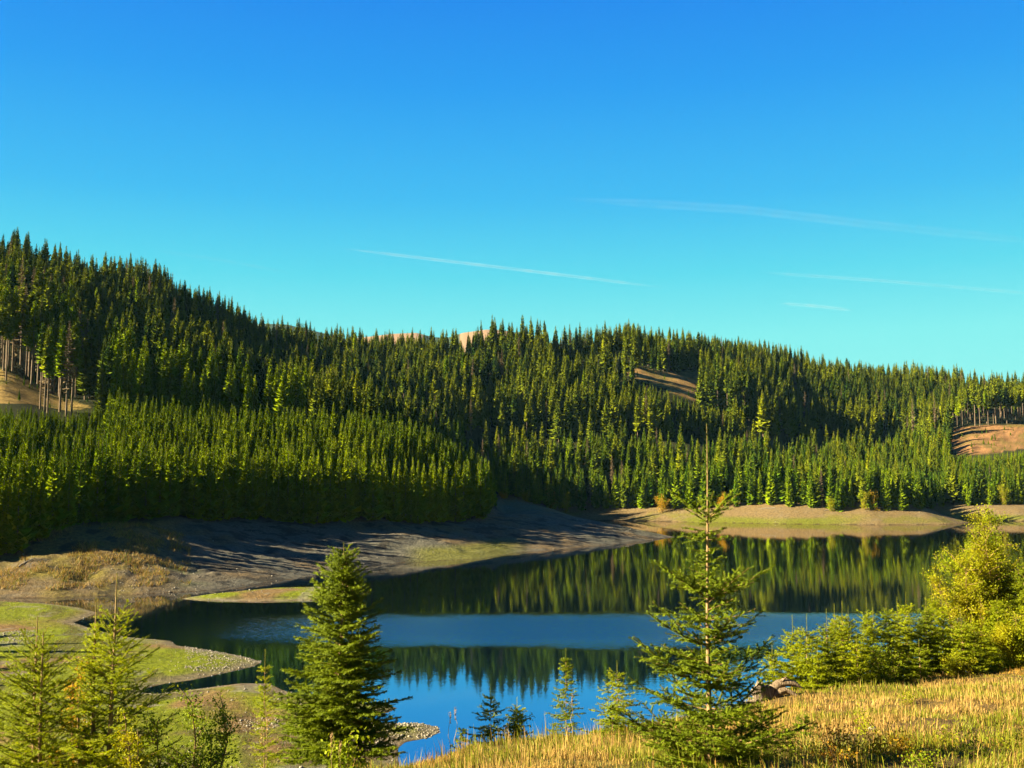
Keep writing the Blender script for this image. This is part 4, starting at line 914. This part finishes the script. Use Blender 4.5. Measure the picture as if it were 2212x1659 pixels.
def stump():
    X, Y, Z = at_depth(1650, 1492, 30); zg = tz(X, 30); r = thing('tree_stump', 'weathered grey broken stump with curved root on the brow', 'stump', (X, 30, zg))
    g = np.random.RandomState(4); n = 16; V = []; 
    def split(pts, y0, y1, mat, nm):
        k = len(pts); V = []; L_ = 5
        for q in range(L_):
            t = q/(L_-1); sc_ = 1-.22*(2*t-1)**2
            cx = sum(p[0] for p in pts)/k; cz = sum(p[1] for p in pts)/k
            for j, (x_, z_) in enumerate(pts): V.append((cx+(x_-cx)*sc_+g.normal(0, .016), y0+(y1-y0)*t+g.normal(0, .02), cz+(z_-cz)*sc_+g.normal(0, .016)))
        F = [[q*k+j, q*k+(j+1) % k, (q+1)*k+(j+1) % k, (q+1)*k+j] for q in range(L_-1) for j in range(k)]
        V = np.array(V); c1 = len(V); V = np.vstack([V, V[:k].mean(0), V[-k:].mean(0)])
        T = [[c1, (j+1) % k, j] for j in range(k)]+[[c1+1, (L_-1)*k+j, (L_-1)*k+(j+1) % k] for j in range(k)]
        mesh_obj(nm, V, [np.array(F), np.array(T)], mat, r)
    split([(-.42, .26), (-.36, .40), (-.26, .46), (-.20, .60), (-.10, .50), (-.06, .34), (.06, .06), (.12, -.14), (-.02, -.16), (-.14, -.06), (-.28, .08)], -.22, .02, M_WOOD, 'slab')
    split([(-.14, .34), (-.04, .52), (.04, .42), (.12, .46), (.24, .22), (.34, .04), (.36, -.14), (.16, -.18), (.02, 0)], -.06, .18, M_WOOD, 'slab')
    for q, (P, rad) in enumerate([([(.15, .1, .0), (.28, .12, .30), (.46, .12, .46), (.68, .08, .52), (.90, .04, .48), (1.08, 0, .38)], [.17, .15, .13, .10, .07, .02]), ([(.2, .05, .0), (.40, .02, .22), (.60, -.03, .32), (.84, -.1, .24), (1.0, -.12, .08)], [.13, .11, .08, .05, .02]), ([(.1, .1, -.05), (.4, .2, .02), (.8, .25, -.04)], [.14, .11, .05]), ([(-.1, 0, .0), (-.4, -.1, -.02), (-.62, -.15, -.12)], [.12, .08, .03]), ([(.5, .1, .46), (.56, .02, .60), (.66, 0, .68)], [.05, .03, .008])]):
        V2, F2 = tube(P, rad, 11); V2 = V2+g.normal(0, .016, V2.shape); mesh_obj('root', V2, F2, M_WOOD if q == 3 else M_WOODD, r)
stump()
def rock_thing(xd, yd, D, s, label, seed, name='rock', cat='rock', lift=.2):
    if D is None: X, Y = at_level(xd, yd, .8)
    else: X, Y, _ = at_depth(xd, yd, D)
    V, F = rock_mesh(seed, s, s*.8, s*.55); zg = tz(X, Y)+s*lift
    o = mesh_obj(name, V, F, M_STONE); o.location = (X, Y, zg); o.rotation_euler = (0, 0, seed*1.3); tag(o, label, cat)
rock_thing(1882, 1548, 17, .11, 'pale stone lying in the dry meadow grass', 1); rock_thing(545, 1656, 18.3, .30, 'rounded pale boulder cut by the bottom edge left of the dense spruce', 2)
rock_thing(1440, 1545, 19, .10, 'small pale stone in grass beside the tallest spruce trunk', 3)
def gravel():
    g = np.random.RandomState(21); protos = [rock_mesh(s, 1, .8, .6, 1) for s in range(60, 66)]
    P = []
    def add(x, y, s): P.append(np.stack([x, y, s], 1))
    # scattered over the flats, thick along the shore lines
    n = 130000; Y = g.uniform(68, 200, n); X = (g.uniform(-60, 1100, n)-1106)/2212*Y; J = terrain(X, Y, True); z = J[0]; s2 = np.where(np.abs(J[1]['s3']) < 6, J[1]['s3'], J[1]['s2']); n1 = fbm(X, Y, 3, .12); n2 = fbm(X, Y, 3, .5)
    Xd_, Yd_ = proj(X, Y, z)
    spit = ((Xd_ > 760) & (Yd_ > 1540) & (Yd_ < 1625)) | ((Xd_ > 400) & (Xd_ < 600) & (Yd_ > 1395) & (Yd_ < 1450)) | (((Xd_-560)/45)**2+((Yd_-1562)/16)**2 < 1) | (((Xd_-45)/50)**2+((Yd_-1376)/16)**2 < 1)
    pr = np.where(s2 < 1.2, .10, .012)*(n1 > .42)+.05*(n2 > .66)+spit*.75*(n2 > .35)
    k = (z > -.03) & (z < 3.2) & (g.rand(n) < pr) & (J[1]['s1'] < 0); add(X[k], Y[k], np.exp(g.normal(-2.65, .42, k.sum())))
    # ledges of the left bank and far bank
    n = 120000; Y = g.uniform(170, 480, n); X = (g.uniform(-60, 2260, n)-1106)/2212*Y; J = terrain(X, Y, True); z = J[0]; n1 = fbm(X, Y, 3, .15); n2 = fbm(X, Y, 3, .5)
    Xd_, Yd_ = proj(X, Y, z); led = ((Xd_ > 190) & (Xd_ < 440) & (Yd_ > 1215) & (Yd_ < 1292))
    k = (J[1]['s1'] > 0) & (z < 9) & (g.rand(n) < .05*(n2 > .5)+.5*led*(n2 > .4)); add(X[k], Y[k], np.exp(g.normal(-2.3, .5, k.sum())))
    P = np.concatenate(P); z = terrain(P[:, 0], P[:, 1]); VV = []; FF = []; nv = 0
    pid = g.randint(6, size=len(P)); rot = g.uniform(0, 6.28, len(P))
    for q in range(6):
        m_ = pid == q; V, F = protos[q]; ca, sa = np.cos(rot[m_]), np.sin(rot[m_]); s = P[m_, 2]
        x = (V[None, :, 0]*ca[:, None]-V[None, :, 1]*sa[:, None])*s[:, None]+P[m_, 0][:, None]; y = (V[None, :, 0]*sa[:, None]+V[None, :, 1]*ca[:, None])*s[:, None]+P[m_, 1][:, None]
        zz = V[None, :, 2]*s[:, None]+(z[m_]+s*.15)[:, None]; W = np.stack([x, y, zz], -1).reshape(-1, 3); VV.append(W)
        FF.append((F[None]+(np.arange(m_.sum())*len(V))[:, None, None]).reshape(-1, 3)+nv); nv += len(W)
    o = mesh_obj('gravel', np.concatenate(VV), np.concatenate(FF), M_STONE); tag(o, 'pale stones strewn along the drawn down lake shore', kind='stuff'); print('stones', len(P))
gravel()

# driftwood left by the falling water
for i, (x_, y_, L_, a_, lb_) in enumerate([(1350, 1150, 7, .2, 'pale driftwood log on the tip of the left peninsula'), (1655, 1100, 8, 2.9, 'pale fallen trunk on the far shore right of the tall leader'), (1795, 1102, 7, .3, 'pale fallen trunk on the far shore above the young spruce row'),
      (60, 1215, 4, 1.1, 'bleached branch on the golden bank at the left edge'), (1905, 1098, 6, .1, 'thin log at the foot of the far wooded point'), (1170, 1092, 7, 2.7, 'thin log on the far shore just right of the peninsula point')]):
    X = Y = None
    a0, b0 = ray(x_, y_)
    Yts = np.arange(150, 520, .5); hit = np.where(terrain(a0*Yts, Yts) > CAM_Z+b0*Yts)[0]
    if len(hit): X, Y = a0*Yts[hit[0]], Yts[hit[0]]
    if X is None: continue
    g = np.random.RandomState(600+i); z0_ = tz(X, Y); P = []
    for t_ in np.linspace(-.5, .5, 7):
        px_, py_ = X+math.cos(a_)*L_*t_, Y+math.sin(a_)*L_*t_; P.append((px_-X, py_-Y, tz(px_, py_)-z0_+.12+g.uniform(0, .1)))
    V, F = tube(P, [.17, .16, .15, .13, .11, .08, .04], 7); r = thing('driftwood_log', lb_, 'log', (X, Y, z0_)); mesh_obj('log', V, F, M_STONE, r, smooth=True)
    for q in range(3):
        b = np.array(P[2+q]); d = hdir(a_+g.uniform(.5, 1.2)*(-1)**q, R(g.uniform(20, 60))); V, F = tube([b, b+d*.6, b+d*1.1+[0, 0, .15]], [.06, .04, .015], 5); mesh_obj('limb', V, F, M_STONE, r)


# thin autumn air
def haze():
    m, t, o = new_mat('thin_air'); v = N(t, 'ShaderNodeVolumePrincipled'); v.inputs['Color'].default_value = (.35, .75, 1, 1); v.inputs['Density'].default_value = HAZE; v.inputs['Anisotropy'].default_value = 0
    t.links.new(v.outputs[0], o.inputs['Volume'])
    x0, x1, y0, y1, z0, z1 = -13200, 13200, -60, 5600, -8, 480
    V = [(x0, y0, z0), (x1, y0, z0), (x1, y1, z0), (x0, y1, z0), (x0, y0, z1), (x1, y0, z1), (x1, y1, z1), (x0, y1, z1)]
    F = np.array([[0, 3, 2, 1], [4, 5, 6, 7], [0, 1, 5, 4], [1, 2, 6, 5], [2, 3, 7, 6], [3, 0, 4, 7]])
    o_ = mesh_obj('haze', V, F, m); tag(o_, 'thin blue haze in the valley', kind='stuff')
HAZE = .000016
haze()
